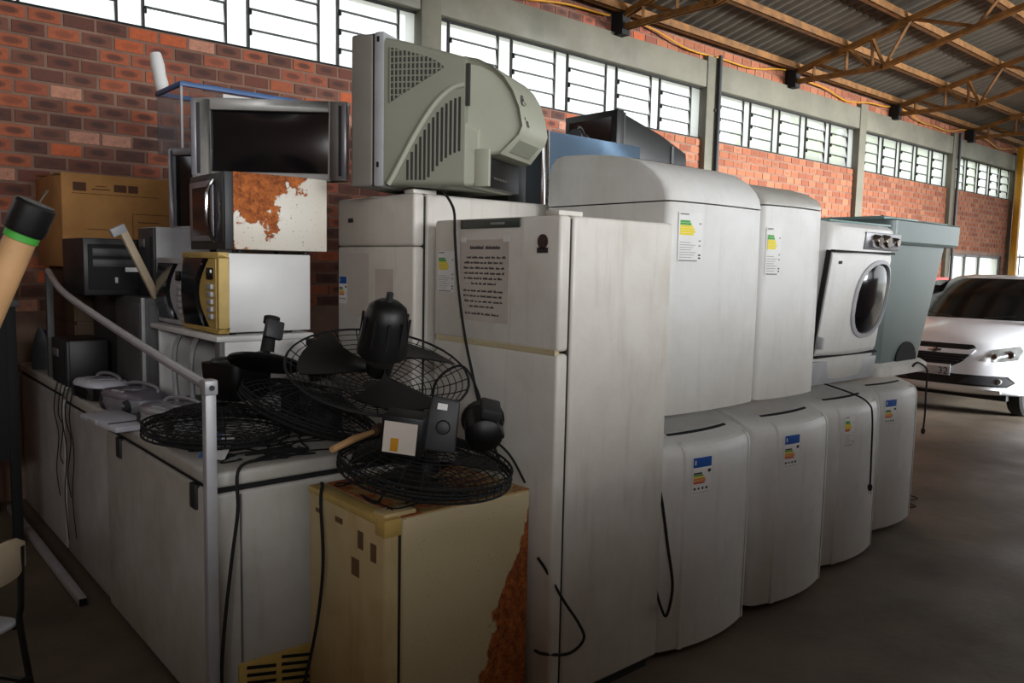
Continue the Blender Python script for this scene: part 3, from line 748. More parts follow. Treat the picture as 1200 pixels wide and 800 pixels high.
# small rusty refrigerator
t, (d0,) = fridge('small_refrigerator', 'small yellowed refrigerator with rust-eaten side and top, in front of the tall one', (1.605, 2.325, 0), .51, .61, .85, MT['cream'], [], sidemat=MT['rustfr'])
FY = -.305
q = MB(); q.box(-.255, .255, FY-.003, FY+.057, .826, .853); q.build('door_top_trim', MT['yellowed'], d0, bevel=.006)
q = MB(); q.box(-.25, .25, FY+.07, -FY-.003, .846, .8505); q.build('top_sheet', rusty('rust_browned_top', srgb(176, 140, 84), .5, 6, (4, 1, 2)), t, smooth=0)
q = MB(); q.box(.20, .258, FY-.004, FY+.06, .795, .852); q.build('hinge_bracket', MT['yellowed'], d0, bevel=.004)
for x, z, w_, h_ in ((.09, .72, .035, .06), (.17, .70, .035, .06), (-.2, .77, .05, .015), (-.06, .77, .05, .02), (.05, .62, .05, .06)):
    q = MB(); q.box(x, x+w_, FY-.001, FY, z, z+h_); q.build('glue_mark', plain('brown_glue', srgb(112, 84, 58), .8), d0, smooth=0)

# ---- chest freezers
def chest_freezer(label, y0, y1, x0, x1, h, mat, loose_lid=True, group='chest freezers in the row'):
    t = thing('chest_freezer', label, 'chest freezer', ((x0+x1)/2, (y0+y1)/2, 0), 0, group)
    hx, hy = (x1-x0)/2, (y1-y0)/2
    b = MB(); b.box(-hx, hx, -hy, hy, .03, h-.075); b.build('cabinet', mat, t, bevel=.012, seg=3)
    b = MB(); b.box(-hx+.012, hx-.012, -hy+.012, hy-.012, h-.077, h-.052); b.build('gasket', MT['blackm'], t, smooth=0)
    b = MB(); b.box(-hx-.008, hx+.008, -hy-.006, hy+.006, h-.054, h); b.build('lid', MT['chest'], t, bevel=.014, seg=3)
    b = MB(); b.box(-hx+.05, hx-.05, -hy+.05, hy-.05, 0, .035); b.build('plinth', MT['blackm'], t, smooth=0)
    return t
t = chest_freezer('nearest chest freezer of the row, with a yellow vent grille low on its end', 2.64, 3.96, .98, 1.70, .93, MT['chest'])
b = MB(); b.box(-.28, .34, -.672, -.655, .06, .235); vg = b.build('vent_panel', MT['yellowed'], t, bevel=.004)
for i in range(5):
    q = MB()
    for k in range(4): q.obox((-.2+.13*k, -.673, .095+.028*i), .11, .006, .011, (0, .22, 0))
    q.build('vent_slot', MT['blackm'], vg, smooth=0)
b = MB(); b.box(-.268, -.262, -.664, -.655, .24, .845); b.build('panel_seam', MT['grey'], t, smooth=0)
for y in (-.52, .40):
    q = MB(); q.box(-.37, -.352, y, y+.06, .77, .86); q.build('lid_latch', MT['dgrey'], t, bevel=.004)
chest_freezer('middle chest freezer of the row, cords hanging over its front', 3.99, 4.82, .99, 1.70, .93, MT['chest2'])
chest_freezer('farthest chest freezer of the row, next to the brick wall', 4.85, 6.00, .99, 1.70, .95, MT['chest2'])
t = thing('metal_bar', 'long pale metal bar lying on the floor along the far chest freezers', 'bar', (.89, 5.0, 0), 0)
b = MB(); b.box(-.02, .02, -.93, .93, 0, .04); b.build('tube', MT['greysteel'], t, bevel=.006)
b = MB(); b.box(-.016, .016, -.935, -.925, .005, .035); b.build('open_end', MT['blackm'], t, smooth=0)
# ================================================================== microwaves, televisions, boxes
def microwave(label, x0, x1, y0, y1, z, h, shell, front, style, group='microwave ovens in the stack'):
    t = thing('microwave_oven', label, 'microwave', ((x0+x1)/2, (y0+y1)/2, z), -90, group)
    w, d = y1-y0, x1-x0; hw = w/2; yf = -d/2
    b = MB(); b.box(-hw, hw, yf+.035, d/2, .012, h); b.build('shell', shell, t, bevel=.005)
    for sx in (-1, 1):
        for sy in (-1, 1):
            q = MB(); q.lathe([(0, 0), (.014, 0), (.016, .014), (0, .014)], 10, 'z', (sx*(hw-.05), sy*(d/2-.08), 0)); q.build('foot', MT['black'], t)
    if style == 'curved':      # front frame, bulged door and a curved control strip at the near (local +x) end
        b = MB(); b.box(-hw-.004, hw+.004, yf, yf+.045, .008, .030); b.box(-hw-.004, hw+.004, yf, yf+.045, h-.022, h+.003)
        b.box(-hw-.004, -hw+.02, yf, yf+.045, .03, h-.022); b.box(hw-.012, hw+.004, yf, yf+.045, .03, h-.022); b.build('front_frame', front, t, bevel=.004)
        dr = MB(); rings = []
        for k in range(11):
            z = .032+(h-.056)*k/10; c = sin(pi*k/10); rings.append([(-hw+.02, yf-.002-.012*c, z), (hw*.28-.10*c*.2, yf-.006-.03*c, z), (hw*.30, yf+.03, z), (-hw+.02, yf+.03, z)])
        dr.loft(rings); dr.build('door', MT['screen'], t, smooth=50)
        cp = MB(); rings = []
        for k in range(11):
            z = .032+(h-.056)*k/10; c = sin(pi*k/10); x0_ = hw*.62-.07*c
            rings.append([(x0_, yf-.006-.016*c, z), (hw-.012, yf-.004, z), (hw-.012, yf+.03, z), (x0_, yf+.03, z)])
        cp.loft(rings); c_ = cp.build('control_panel', front, t, smooth=50)
        q = MB(); q.box(hw-.075, hw-.03, yf-.021, yf-.006, h*.68, h*.82); q.build('display', MT['screen'], c_, bevel=.002)
        for k in range(5):
            q = MB(); q.box(hw-.075, hw-.03, yf-.019, yf-.006, h*(.2+.09*k), h*(.26+.09*k)); q.build('button', MT['lgrey'], c_, bevel=.002)
    else:                      # flat glossy door with a bowed handle
        b = MB(); b.box(-hw, hw, yf, yf+.036, .01, h-.002); b.build('front', MT['dgrey'], t, bevel=.004)
        q = MB(); q.box(-hw+.01, hw*.42, yf-.006, yf, .045, h-.03); do = q.build('door', MT['silver'], t, bevel=.003)
        q = MB(); q.box(-hw+.05, hw*.34, yf-.008, yf-.005, .07, h-.055); q.build('door_window', MT['screen'], do, smooth=0)
        q = MB(); q.tube(spline([(hw*.45, yf-.004, .04), (hw*.47, yf-.03, .10), (hw*.48, yf-.036, h/2), (hw*.47, yf-.03, h-.08), (hw*.45, yf-.004, h-.03)]), .009, 8); q.build('door_handle', MT['chrome'], t)
        q = MB(); q.box(hw*.58, hw-.01, yf-.004, yf, .04, h-.03); q.build('control_panel', MT['dgrey'], t, bevel=.002)
    return t
# white bench oven with an open front, its top slab carrying the two microwaves
t = thing('bench_oven', 'white bench-top oven with an open dark front and overhanging top slab, under the beige microwave', 'oven', (1.442, 3.67, .93), -90)
hw = .43
b = MB(); b.box(-hw, hw, -.215, .22, .378, .403); b.build('top_slab', MT['mwwhite'], t, bevel=.006)
b = MB(); b.box(-hw+.01, hw-.01, .15, .19, .0, .378); b.build('back_panel', MT['dgrey'], t, smooth=0)
b = MB(); b.box(hw-.025, hw-.005, -.18, .19, .0, .378); b.build('side_panel', MT['mwwhite'], t, bevel=.004)
b = MB(); b.box(-hw+.005, -hw+.025, -.18, .19, .0, .378); b.build('side_panel', MT['mwwhite'], t, bevel=.004)
b = MB(); b.box(-hw+.02, hw-.02, -.17, .19, .0, .03); b.build('floor_panel', MT['dgrey'], t, smooth=0)
b = MB(); b.box(hw-.06, hw-.006, -.20, -.17, .0, .378); po = b.build('front_post', MT['grey'], t, bevel=.003)
q = MB(); q.lathe([(0, -.004), (.012, -.004), (.014, 0), (0, 0)], 14, 'y', (hw-.033, -.20, .30)); q.build('knob', MT['black'], po)
for x in (.06, -.16):
    b = MB(); b.tube(spline([(x+.06, -.18, .376), (x+.015, -.19, .30), (x, -.19, .18), (x+.02, -.185, .03)]), .012, 6); b.build('strut', MT['lgrey'], t)
microwave('beige-framed microwave with a white side, bottom microwave of the near stack under the rusty one', 1.237, 1.647, 3.245, 3.656, 1.334, .34, MT['mwwhite'], MT['yellowed'], 'curved')
microwave('small white microwave with a curved panel, behind the beige-framed microwave', 1.264, 1.62, 3.70, 4.09, 1.334, .313, MT['mwwhite'], MT['lgrey'], 'curved')
microwave('badly rusted white microwave with a silver door and bowed handle, under the flat-fronted television', 1.27, 1.728, 3.245, 3.64, 1.678, .328, MT['rustmw'], MT['dgrey'], 'flat')

def crt(label, loc, rz, w, h, d, bez, scr, side=.06, back=None, rot=None, wing=0.0, bw=.05):
    """cathode-ray television or monitor, screen facing local -y"""
    t = thing('television', label, 'television', loc, rz, rot=rot)
    hw = w/2; back = back or MT['dgrey']
    b = MB()
    def fr(x0, x1, z0, z1): b.box(x0, x1, 0, side, z0, z1)
    fr(-hw, -hw+bw+wing, 0, h); fr(hw-bw-wing, hw, 0, h); fr(-hw+bw+wing, hw-bw-wing, h-bw, h); fr(-hw+bw+wing, hw-bw-wing, 0, bw*.6)
    b.build('bezel', bez, t, bevel=.006)
    s_ = MB(); nx, nz = 10, 8; x0, x1, z0_, z1_ = -hw+bw+wing, hw-bw-wing, bw*.6, h-bw
    vs = [(x0+(x1-x0)*i/nx, .022-.016*(1-(2*i/nx-1)**2)*(1-(2*j/nz-1)**2), z0_+(z1_-z0_)*j/nz) for j in range(nz+1) for i in range(nx+1)]
    s_.add(vs, [(j*(nx+1)+i, j*(nx+1)+i+1, (j+1)*(nx+1)+i+1, (j+1)*(nx+1)+i) for j in range(nz) for i in range(nx)]); s_.build('screen', scr, t, smooth=60)
    def ring(sx, z0, z1, y): return [(x*sx, y, z0+(z1-z0)*(z+.5)) for x, z in rrect(1, 1, .08)]
    c = MB(); c.loft([ring(w*.97, .008, h*.985, side), ring(w*.94, .008, h*.96, side+d*.25), ring(w*.68, .02, h*.80, side+d*.7), ring(w*.52, .04, h*.66, side+d)]); c.build('back_shell', back, t)
    if wing:
        for sx in (-1, 1):
            q = MB(); q.box(sx*(hw-.012)-.012, sx*(hw-.012)+.012, -.008, side*.9, .01, h-.01); q.build('speaker_wing', MT['silver'], t, bevel=.004)
            q = MB(); q.box(sx*(hw-wing*.62)-.02, sx*(hw-wing*.62)+.02, -.004, .01, .02, h-.02); q.build('speaker_grille', MT['dgrey'], t, bevel=.002)
    return t
MT['silverdark'] = plain('worn_silver_bezel', srgb(168, 166, 162), .4, .2)
crt('flat-fronted television with a wide silver-grey frame, standing on the rusted microwave', (1.577, 3.50, 2.013), -40, .697, .352, .34, MT['silverdark'], MT['screen'], wing=.03)
crt('smaller television with a pale silver frame, behind the rusted microwave on the grey case', (1.62, 4.40, 1.803), -62, .52, .44, .36, MT['silver'], MT['screen'], bw=.035)

# ---- the big television seen from its side and back
def big_tv():
    # screen faces local -y, depth runs to +y, the side towards the viewer is local +x
    t = thing('television', 'very large grey-green television with a humped back, on top of the off-white refrigerator', 'television', (1.985, 3.17, 1.962), -152)
    t.scale = (.90, .90, .90)
    Wd = .66; hw = Wd/2
    b = MB(); b.box(-hw, hw, 0, .12, .0, .69); b.build('bezel', MT['tvbezel'], t, bevel=.015, seg=3)
    b = MB(); b.box(-hw+.05, hw-.05, -.008, .01, .09, .63); b.build('screen', MT['screen'], t, bevel=.01)
    b = MB(); b.box(-hw-.002, hw+.002, .122, .175, .0, .695); st = b.build('silver_band', MT['lgrey'], t, bevel=.012)
    b = MB(); b.box(-hw+.004, hw-.004, .110, .130, .004, .688); b.build('band_gap', MT['dgasket'], t, smooth=0)
    for z in (.66, .10):
        q = MB(); q.box(hw-.002, hw+.004, .14, .152, z-.012, z+.012); q.build('screw_hole', MT['blackm'], st, smooth=0)
    YS = ((.175, hw-.004, .672), (.25, hw-.012, .655), (.42, hw-.045, .61), (.545, hw-.075, .575))
    def lerp(y, k):
        for p, q in zip(YS, YS[1:]):
            if y <= q[0]: return p[k]+(q[k]-p[k])*(y-p[0])/(q[0]-p[0])
        return YS[-1][k]
    def ring(sx, z0, z1, y, r_=.03): return [(x, y, (z0+z1)/2+z) for x, z in rrect(2*sx, z1-z0, r_)]
    b = MB(); b.loft([ring(x, .004, z, y) for y, x, z in YS]); b.build('back_shell', MT['tvshell'], t)
    # hump over the tube neck: rounded top, sloping back, undercut foot
    prof = [(.535, .21), (.535, .578), (.60, .565), (.66, .535), (.71, .490), (.75, .43), (.78, .355), (.795, .275), (.78, .235), (.70, .150), (.60, .140)]
    rings = []
    for x, s_ in ((hw-.112, .90), (hw-.098, .975), (hw-.085, 1.0), (0, 1.0), (-hw+.085, 1.0), (-hw+.098, .975), (-hw+.112, .90)):
        rings.append([(x*(1-.28*max(0, (y-.56)/.24)), .60+(y-.60)*(s_ if y > .6 else 1), .30+(z-.30)*s_) for y, z in prof])
    b = MB(); b.loft(rings); h_ = b.build('hump', MT['tvhump'], t, smooth=32)
    q = MB(); q.add([(x, .705+(.775-.705)*v+.004, .158+(.232-.158)*v-.004) for x, v in ((.13, .15), (-.13, .15), (-.13, .85), (.13, .85))]+[(x, .705+(.775-.705)*v-.01, .158+(.232-.158)*v+.01) for x, v in ((.13, .15), (-.13, .15), (-.13, .85), (.13, .85))],
        [(0, 1, 2, 3), (4, 7, 6, 5), (0, 4, 5, 1), (1, 5, 6, 2), (2, 6, 7, 3), (3, 7, 4, 0)]); q.build('recess_plate', MT['tvshell'], h_, smooth=0)
    b = MB(); b.loft([ring(hw-.082, .004, .30, .53, .02), ring(hw-.10, .004, .26, .60, .02)]); b.build('lower_back', MT['tvhump'], t)
    q = MB(); q.box(hw-.12, hw-.095, .59, .66, .004, .17); q.build('back_leg', MT['tvhump'], t, bevel=.004)
    q = MB(); q.box(-hw+.12, hw-.13, .59, .64, .006, .14); jp = q.build('jack_panel', MT['black'], t, bevel=.003)
    for i in range(5):
        q = MB(); q.lathe([(0, .648), (.006, .648), (.008, .64), (0, .64)], 8, 'y', (.13-.035*i, 0, .05)); q.build('socket', MT['chrome'], jp)
    # louvre grille on the near side: dark field and ribs
    def gtop(y): return lerp(y, 2)-.045-.05*max(0, (y-.40)/.1)
    def gbot(y): return .375+(y-.2)*.60
    sx = lambda y: lerp(y, 1)
    ends = (.20, .25, .31, .37, .42, .45)
    g_ = MB(); g_.loft([[(sx(y)+.003, y, gbot(y)), (sx(y)+.003, y, gtop(y)), (sx(y)-.02, y, gtop(y)), (sx(y)-.02, y, gbot(y))] for y in ends])
    gr = g_.build('side_grille', MT['tvgrille'], t, smooth=0)
    for k in range(16):
        y = .205+.0195*k
        if gtop(y)-gbot(y) < .02: break
        q = MB(); q.box(sx(y)-.004, sx(y)+.006, y-.0035, y+.0035, gbot(y), gtop(y)); q.build('grille_rib', MT['tvshell'], gr, smooth=0)
    for k in range(8):
        z = .41+.028*k; y1 = .2+(z-.375)/.60
        y1 = max(.215, min(y1, .45))
        while gtop(y1) < z and y1 > .22: y1 -= .01
        yy = [.203]+[y for y in ends if .203 < y < y1]+[y1]
        q = MB(); q.loft([[(sx(y)+.0045, y, z-.003), (sx(y)+.0045, y, z+.003), (sx(y)-.004, y, z+.003), (sx(y)-.004, y, z-.003)] for y in yy]); q.build('grille_rib', MT['tvshell'], gr, smooth=0)
    # raised arc sweeping down the side, with a finely louvred field below it
    def arc_z(u): return .01+.44*sin(u*pi/2)**1.1
    pts = [(sx(.20+.345*k/14)+.004, .20+.345*k/14, arc_z(k/14)) for k in range(15)]
    b = MB(); b.tube(pts, .012, 8); b.build('side_arc', MT['tvhump'], t)
    f_ = MB()
    for k in range(13):
        y = .29+.0195*k; zt = arc_z(min(1, (y-.20)/.345))-.05
        f_.box(sx(y)-.002, sx(y)+.0025, y-.0055, y+.0055, max(.03, zt-.24), zt)
    o = f_.build('fine_louvres', MT['tvgrille'], t, smooth=0); o['kind'] = 'stuff'
    q = MB(); q.box(hw-.09, hw-.080, .548, .566, .36, .545); q.build('vent_slit', MT['tvgrille'], h_, smooth=0)
    q = MB(); mats = [MT['tvhump'], MT['ink']]; rn_ = random.Random(2)
    for i in range(6):                # smudged printed label on the sloping back
        for j in range(10):
            if rn_.random() < .45:
                x = .135-.014*i; v = j/10; a0 = (.752+.043*0, .425); p0 = (.752+(.795-.752)*v, .425-(.425-.275)*v); p1 = (.752+(.795-.752)*(v+.09), .425-(.425-.275)*(v+.09))
                q.mi = 1; q.add([(x, p0[0]+.006, p0[1]), (x-.011, p0[0]+.006, p0[1]), (x-.011, p1[0]+.006, p1[1]), (x, p1[0]+.006, p1[1])], [(0, 1, 2, 3)])
    q.build('printed_label', mats, h_, smooth=0)
big_tv()
# black audio set behind the big television
t = thing('stereo_set', 'black stereo set with a handle, behind the big television on the off-white refrigerator', 'stereo', (2.62, 3.22, 1.948), -80)
b = MB(); b.box(-.2, .2, -.07, .07, 0, .22); b.build('case', MT['black'], t, bevel=.015)
b = MB(); b.box(-.09, .09, -.078, -.068, .11, .18); b.build('display', MT['screen'], t, bevel=.003)
for x in (-.14, .14):
    q = MB(); q.lathe([(0, -.082), (.03, -.075), (.048, -.084), (.052, -.07), (0, -.068)], 18, 'y', (x, 0, .1)); q.build('speaker_cone', MT['dgrey'], t)
b = MB(); b.tube(spline([(-.17, 0, .21), (-.15, 0, .25), (0, 0, .262), (.15, 0, .25), (.17, 0, .21)]), .01, 6); b.build('handle', MT['dgrey'], t)

# ---- cardboard carton
t = thing('carton', 'large brown cardboard carton against the brick wall, printed along its upper edge', 'box', (1.42, 5.54, 1.585), 0)
b = MB(); b.box(-.33, .33, -.34, .36, 0, .54); b.build('box', MT['card'], t, bevel=.004)
b = MB(); b.prism([(-.34, .0), (.36, .0), (.36, .012), (-.34, .006)], 'x', -.33, .33); fl = b.build('top_flap', MT['card'], t, smooth=0, loc=(0, 0, .54), rot=(radians(3), 0, 0))
b = MB(); y = -.3415
for x0, x1, z0, z1 in ((-.27, -.20, .44, .49), (-.275, .20, .425, .428), (-.05, .02, .445, .488), (.03, .085, .445, .488), (-.17, -.07, .452, .458), (-.15, -.09, .470, .475), (.05, .30, .32, .323), (.05, .053, .12, .32), (-.2, -.05, .22, .224), (-.25, 0.0, .16, .165), (.08, .2, .27, .275), (.08, .25, .22, .224)):
    b.box(x0, x1, y, y+.001, z0, z1)
b.build('printing', MT['cardink'], t, smooth=0)
# crates under the carton and the dark cases on the far freezers
def case(name, label, cat, x0, x1, y0, y1, z0, z1, mat, parts='tower', bev=.006, group=None):
    t = thing(name, label, cat, ((x0+x1)/2, (y0+y1)/2, z0), 0, group); hx, hy, h = (x1-x0)/2, (y1-y0)/2, z1-z0
    b = MB(); b.box(-hx, hx, -hy, hy, 0, h); b.build('body', mat, t, bevel=bev)
    y = -hy; x = -hx
    if parts == 'tower':
        q = MB(); q.box(-hx+.02, hx-.02, y-.006, y+.002, .03, h-.03); p = q.build('front_panel', MT['blackm'], t, bevel=.004)
        for k in range(2):
            q = MB(); q.box(-hx+.04, hx-.04, y-.010, y-.004, h-.09-.055*k, h-.05-.055*k); q.build('drive_bay', MT['dgrey'], p, bevel=.002)
        q = MB(); q.box(-.02, .05, y-.0078, y-.006, h*.42, h*.56); q.build('sticker', MT['paper'], p, smooth=0)
        q = MB(); q.box(-.07, -.055, y-.008, y-.004, h*.22, h*.32); q.build('power_button', MT['lgrey'], p, bevel=.001)
    elif parts == 'panel':
        q = MB(); q.box(-hx-.004, -hx+.012, y-.006, y+.01, 0, h); q.build('edge_strip', MT['lgrey'], t, bevel=.002)
        q = MB(); q.box(-hx+.03, hx-.02, y-.004, y+.002, .03, h-.03); q.build('front_panel', mat, t, bevel=.003)
        q = MB(); q.box(x-.004, x+.002, -hy+.03, hy-.03, .03, h-.03); q.build('side_panel', mat, t, bevel=.003)
    elif parts == 'crate':
        for k in range(4):
            for yy in (y-.012,):
                q = MB(); q.box(-hx, hx, yy, yy+.014, .02+(h-.04)*k/4, .02+(h-.04)*(k+.85)/4); q.build('slat', mat, t, smooth=0)
            q = MB(); q.box(x-.012, x+.002, -hy, hy, .02+(h-.04)*k/4, .02+(h-.04)*(k+.85)/4); q.build('slat', mat, t, smooth=0)
    elif parts == 'pc':
        q = MB(); q.box(x-.012, x+.004, -hy+.004, hy-.004, .004, h-.004); p = q.build('front_panel', MT['dgrey'], t, bevel=.004)
        q = MB(); q.box(x-.016, x-.01, -hy+.02, -hy+.05, .05, h-.05); q.build('vent_strip', MT['blackm'], p, smooth=0)
        q = MB(); q.box(x-.018, x-.01, hy*.1, hy-.03, h-.10, h-.06); q.build('drive_bay', MT['grey'], p, bevel=.002)
    return t
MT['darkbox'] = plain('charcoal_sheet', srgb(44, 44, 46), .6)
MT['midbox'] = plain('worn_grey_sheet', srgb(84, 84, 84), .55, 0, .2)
case('wooden_crate', 'dark boarded crate under the cardboard carton on the farthest chest freezer', 'crate', 1.15, 1.72, 5.2, 5.88, .95, 1.585, MT['brownwood'], 'crate')
case('computer_tower', 'wide black computer case with a white sticker, in front of the cardboard carton', 'computer', 1.015, 1.44, 4.42, 4.86, 1.452, 1.74, MT['black'], 'tower')
case('computer_tower', 'pale grey computer case lying under the smaller television, dark front end', 'computer', 1.28, 1.66, 4.15, 4.40, 1.452, 1.80, MT['lgrey'], 'pc')
case('metal_cabinet', 'worn grey metal cabinet under the black computer case, light vertical edge', 'cabinet', 1.20, 1.68, 4.125, 4.58, .93, 1.452, MT['midbox'], 'panel')
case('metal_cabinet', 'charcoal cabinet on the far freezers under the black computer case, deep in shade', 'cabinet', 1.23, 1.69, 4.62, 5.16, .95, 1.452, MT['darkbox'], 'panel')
case('computer_tower', 'low black computer box behind the boomboxes, small metal stud on top', 'computer', 1.00, 1.19, 4.70, 5.06, .95, 1.20, MT['black'], 'pc')
t = thing('side_table', 'dark table with a worn light edge, at the far left beside the brick wall', 'table', (.45, 5.55, 0), 0)
b = MB(); b.box(-.42, .40, -.42, .42, 1.36, 1.40); b.build('tabletop', MT['midbox'], t, bevel=.004)
for sx in (-.38, .36):
    for sy in (-.38, .38):
        q = MB(); q.box(sx-.025, sx+.025, sy-.025, sy+.025, 0, 1.36); q.build('leg', MT['blackm'], t, bevel=.003)
b = MB(); b.box(-.38, .36, -.4, -.385, .5, 1.3); b.build('front_board', MT['blackm'], t, smooth=0)
t = thing('leather_bag', 'dark rounded leather bag on the table at the far left', 'bag', (.64, 5.45, 1.40), 20)
b = MB(); b.loft([[(x, y, z) for x, y in rrect(w_, d_, .05)] for w_, d_, z in ((.3, .2, 0), (.36, .24, .04), (.36, .22, .12), (.28, .12, .2), (.2, .05, .23))]); b.build('bag', MT['blackm'], t)
b = MB(); b.tube(spline([(-.08, 0, .22), (-.07, 0, .29), (.07, 0, .29), (.08, 0, .22)]), .009, 6); b.build('handle', MT['brownwood'], t)

# ---- glass tank with blue rim, and a paper roll on its corner, on a hidden tall cupboard
case('wooden_cupboard', 'tall dark cupboard behind the televisions, carrying the glass tank', 'cupboard', 1.78, 2.45, 4.9, 5.4, 0, 2.285, MT['brownwood'], 'panel')
t = thing('glass_tank', 'empty clear glass tank with a blue rim, high behind the flat-fronted television', 'tank', (2.04, 5.13, 2.287), 0)
hx, hy, h = .37, .22, .385
for nm, bx in (('pane', (-hx, -hx+.006, -hy, hy, .01, h)), ('pane', (hx-.006, hx, -hy, hy, .01, h)), ('pane', (-hx, hx, -hy, -hy+.006, .01, h)), ('pane', (-hx, hx, hy-.006, hy, .01, h)), ('bottom_pane', (-hx, hx, -hy, hy, 0, .01))):
    b = MB(); b.box(*bx); b.build(nm, MT['tank'], t, smooth=0)
b = MB(); b.box(-hx-.006, hx+.006, -hy-.006, -hy+.014, h-.02, h+.008); b.box(-hx-.006, hx+.006, hy-.014, hy+.006, h-.02, h+.008); b.box(-hx-.006, -hx+.014, -hy, hy, h-.02, h+.008); b.box(hx-.014, hx+.006, -hy, hy, h-.02, h+.008)
b.build('rim', MT['bluerim'], t, bevel=.003)
b = MB(); b.box(-hx-.002, -hx+.01, -hy-.002, -hy+.01, .0, h); b.box(hx-.01, hx+.002, -hy-.002, -hy+.01, 0, h); b.build('corner_seal', MT['lgrey'], t, smooth=0)
b = MB(); b.box(-.12, .25, -hy-.002, -hy+.001, .26, h-.03); b.build('white_sheet', MT['paper'], t, smooth=0)
t = thing('paper_roll', 'white crumpled paper roll standing on the corner of the glass tank', 'roll', (1.70, 5.32, 2.68), 0, rot=(radians(0), radians(-10), 0))
b = MB(); b.lathe([(0, 0), (.035, 0), (.042, .05), (.038, .10), (.041, .16), (.034, .22), (.028, .235), (.012, .225), (0, .21)], 14); b.build('roll', MT['paper'], t)
b = MB(); b.lathe([(0, .213), (.010, .213), (.010, .238), (.006, .238), (.006, .215), (0, .215)], 10); b.build('core', MT['beige'], t)

# ---- blue-filmed steel cabinet and black television behind the upper washers
t = thing('steel_cabinet', 'tall steel cabinet in glossy blue film, its top showing behind the big humped washer', 'cabinet', (3.41, 3.52, 0), 0)
b = MB(); b.box(-.38, .38, -.27, .27, .0, 2.36); b.build('carcass', MT['darkteal'], t, bevel=.004)
b = MB(); b.box(-.365, .385, -.31, -.275, .05, 2.375); b.build('door', MT['bluefilm'], t, bevel=.003)
b = MB(); b.box(-.39, -.366, -.312, -.27, .05, 2.38); b.build('edge_trim', MT['chrome'], t, bevel=.003)
t = thing('headphones', 'black headphones lying on top of the blue-filmed steel cabinet', 'headphones', (3.48, 3.42, 2.362), 30)
b = MB(); b.tube(spline([(-.09, 0, .05), (-.08, .0, .09), (0, 0, .11), (.08, 0, .09), (.09, 0, .05)]), .012, 6); b.build('headband', MT['black'], t)
for x in (-.09, .09):
    q = MB(); q.lathe([(0, -.022), (.04, -.02), (.045, 0), (.04, .02), (0, .022)], 16, 'x', (x, 0, .045)); q.build('ear_cup', MT['dgrey'], t)
case('wooden_cupboard', 'tall brown cupboard hidden behind the washers, carrying the black television', 'cupboard', 4.45, 5.45, 4.0, 4.65, 0, 2.37, MT['brownwood'], 'panel')
def black_tv():
    t = thing('television', 'black television with a sloping grey-ribbed back, high behind the upper washers', 'television', (4.93, 4.30, 2.372), 0)
    b = MB(); b.prism([(-.38, .02), (-.36, .40), (-.30, .41), (.12, .31), (.44, .20), (.46, .02)], 'y', -.24, .24); b.build('back_shell', MT['black'], t, bevel=.012)
    b = MB(); b.box(-.44, -.36, -.27, .27, 0, .43); b.build('bezel', MT['black'], t, bevel=.01)
    b = MB(); b.box(-.354, -.33, -.262, .262, .0, .42); b.build('silver_band', MT['dgrey'], t, bevel=.006)
    b = MB(); b.box(-.446, -.438, -.22, .22, .05, .38); b.build('screen', MT['screen'], t, smooth=0)
    for k in range(12):
        x = -.26+.055*k; z = .415-(x+.30)*.262 if x < .12 else .305-(x-.12)*.34
        q = MB(); q.obox((x, 0, z+.001), .012, .40, .008, (0, .28, 0)); q.build('vent_rib', MT['grey'], t, smooth=0)
    b = MB(); b.box(.24, .27, -.247, -.235, .03, .24); b.build('side_rib', MT['dgrey'], t, smooth=0)
black_tv()
t = thing('red_cabinet', 'red metal tool cabinet glimpsed between the aqua tub and the white car', 'cabinet', (13.6, 5.45, 0), 0)
b = MB(); b.box(-.35, .35, -.25, .25, .06, 1.60); b.build('body', MT['redpaint'], t, bevel=.01)
for k in range(5):
    q = MB(); q.box(-.33, .33, -.262, -.25, .12+.29*k, .38+.29*k); dd = q.build('drawer', MT['redpaint'], t, bevel=.004)
    q = MB(); q.box(-.2, .2, -.28, -.26, .33+.29*k, .35+.29*k); q.build('handle', MT['chrome'], dd, bevel=.003)
for sx in (-.28, .28):
    for sy in (-.18, .18):
        q = MB(); q.lathe([(0, -.015), (.03, -.015), (.03, .015), (0, .015)], 12, 'y', (sx, sy, .03)); q.build('caster', MT['tire'], t)
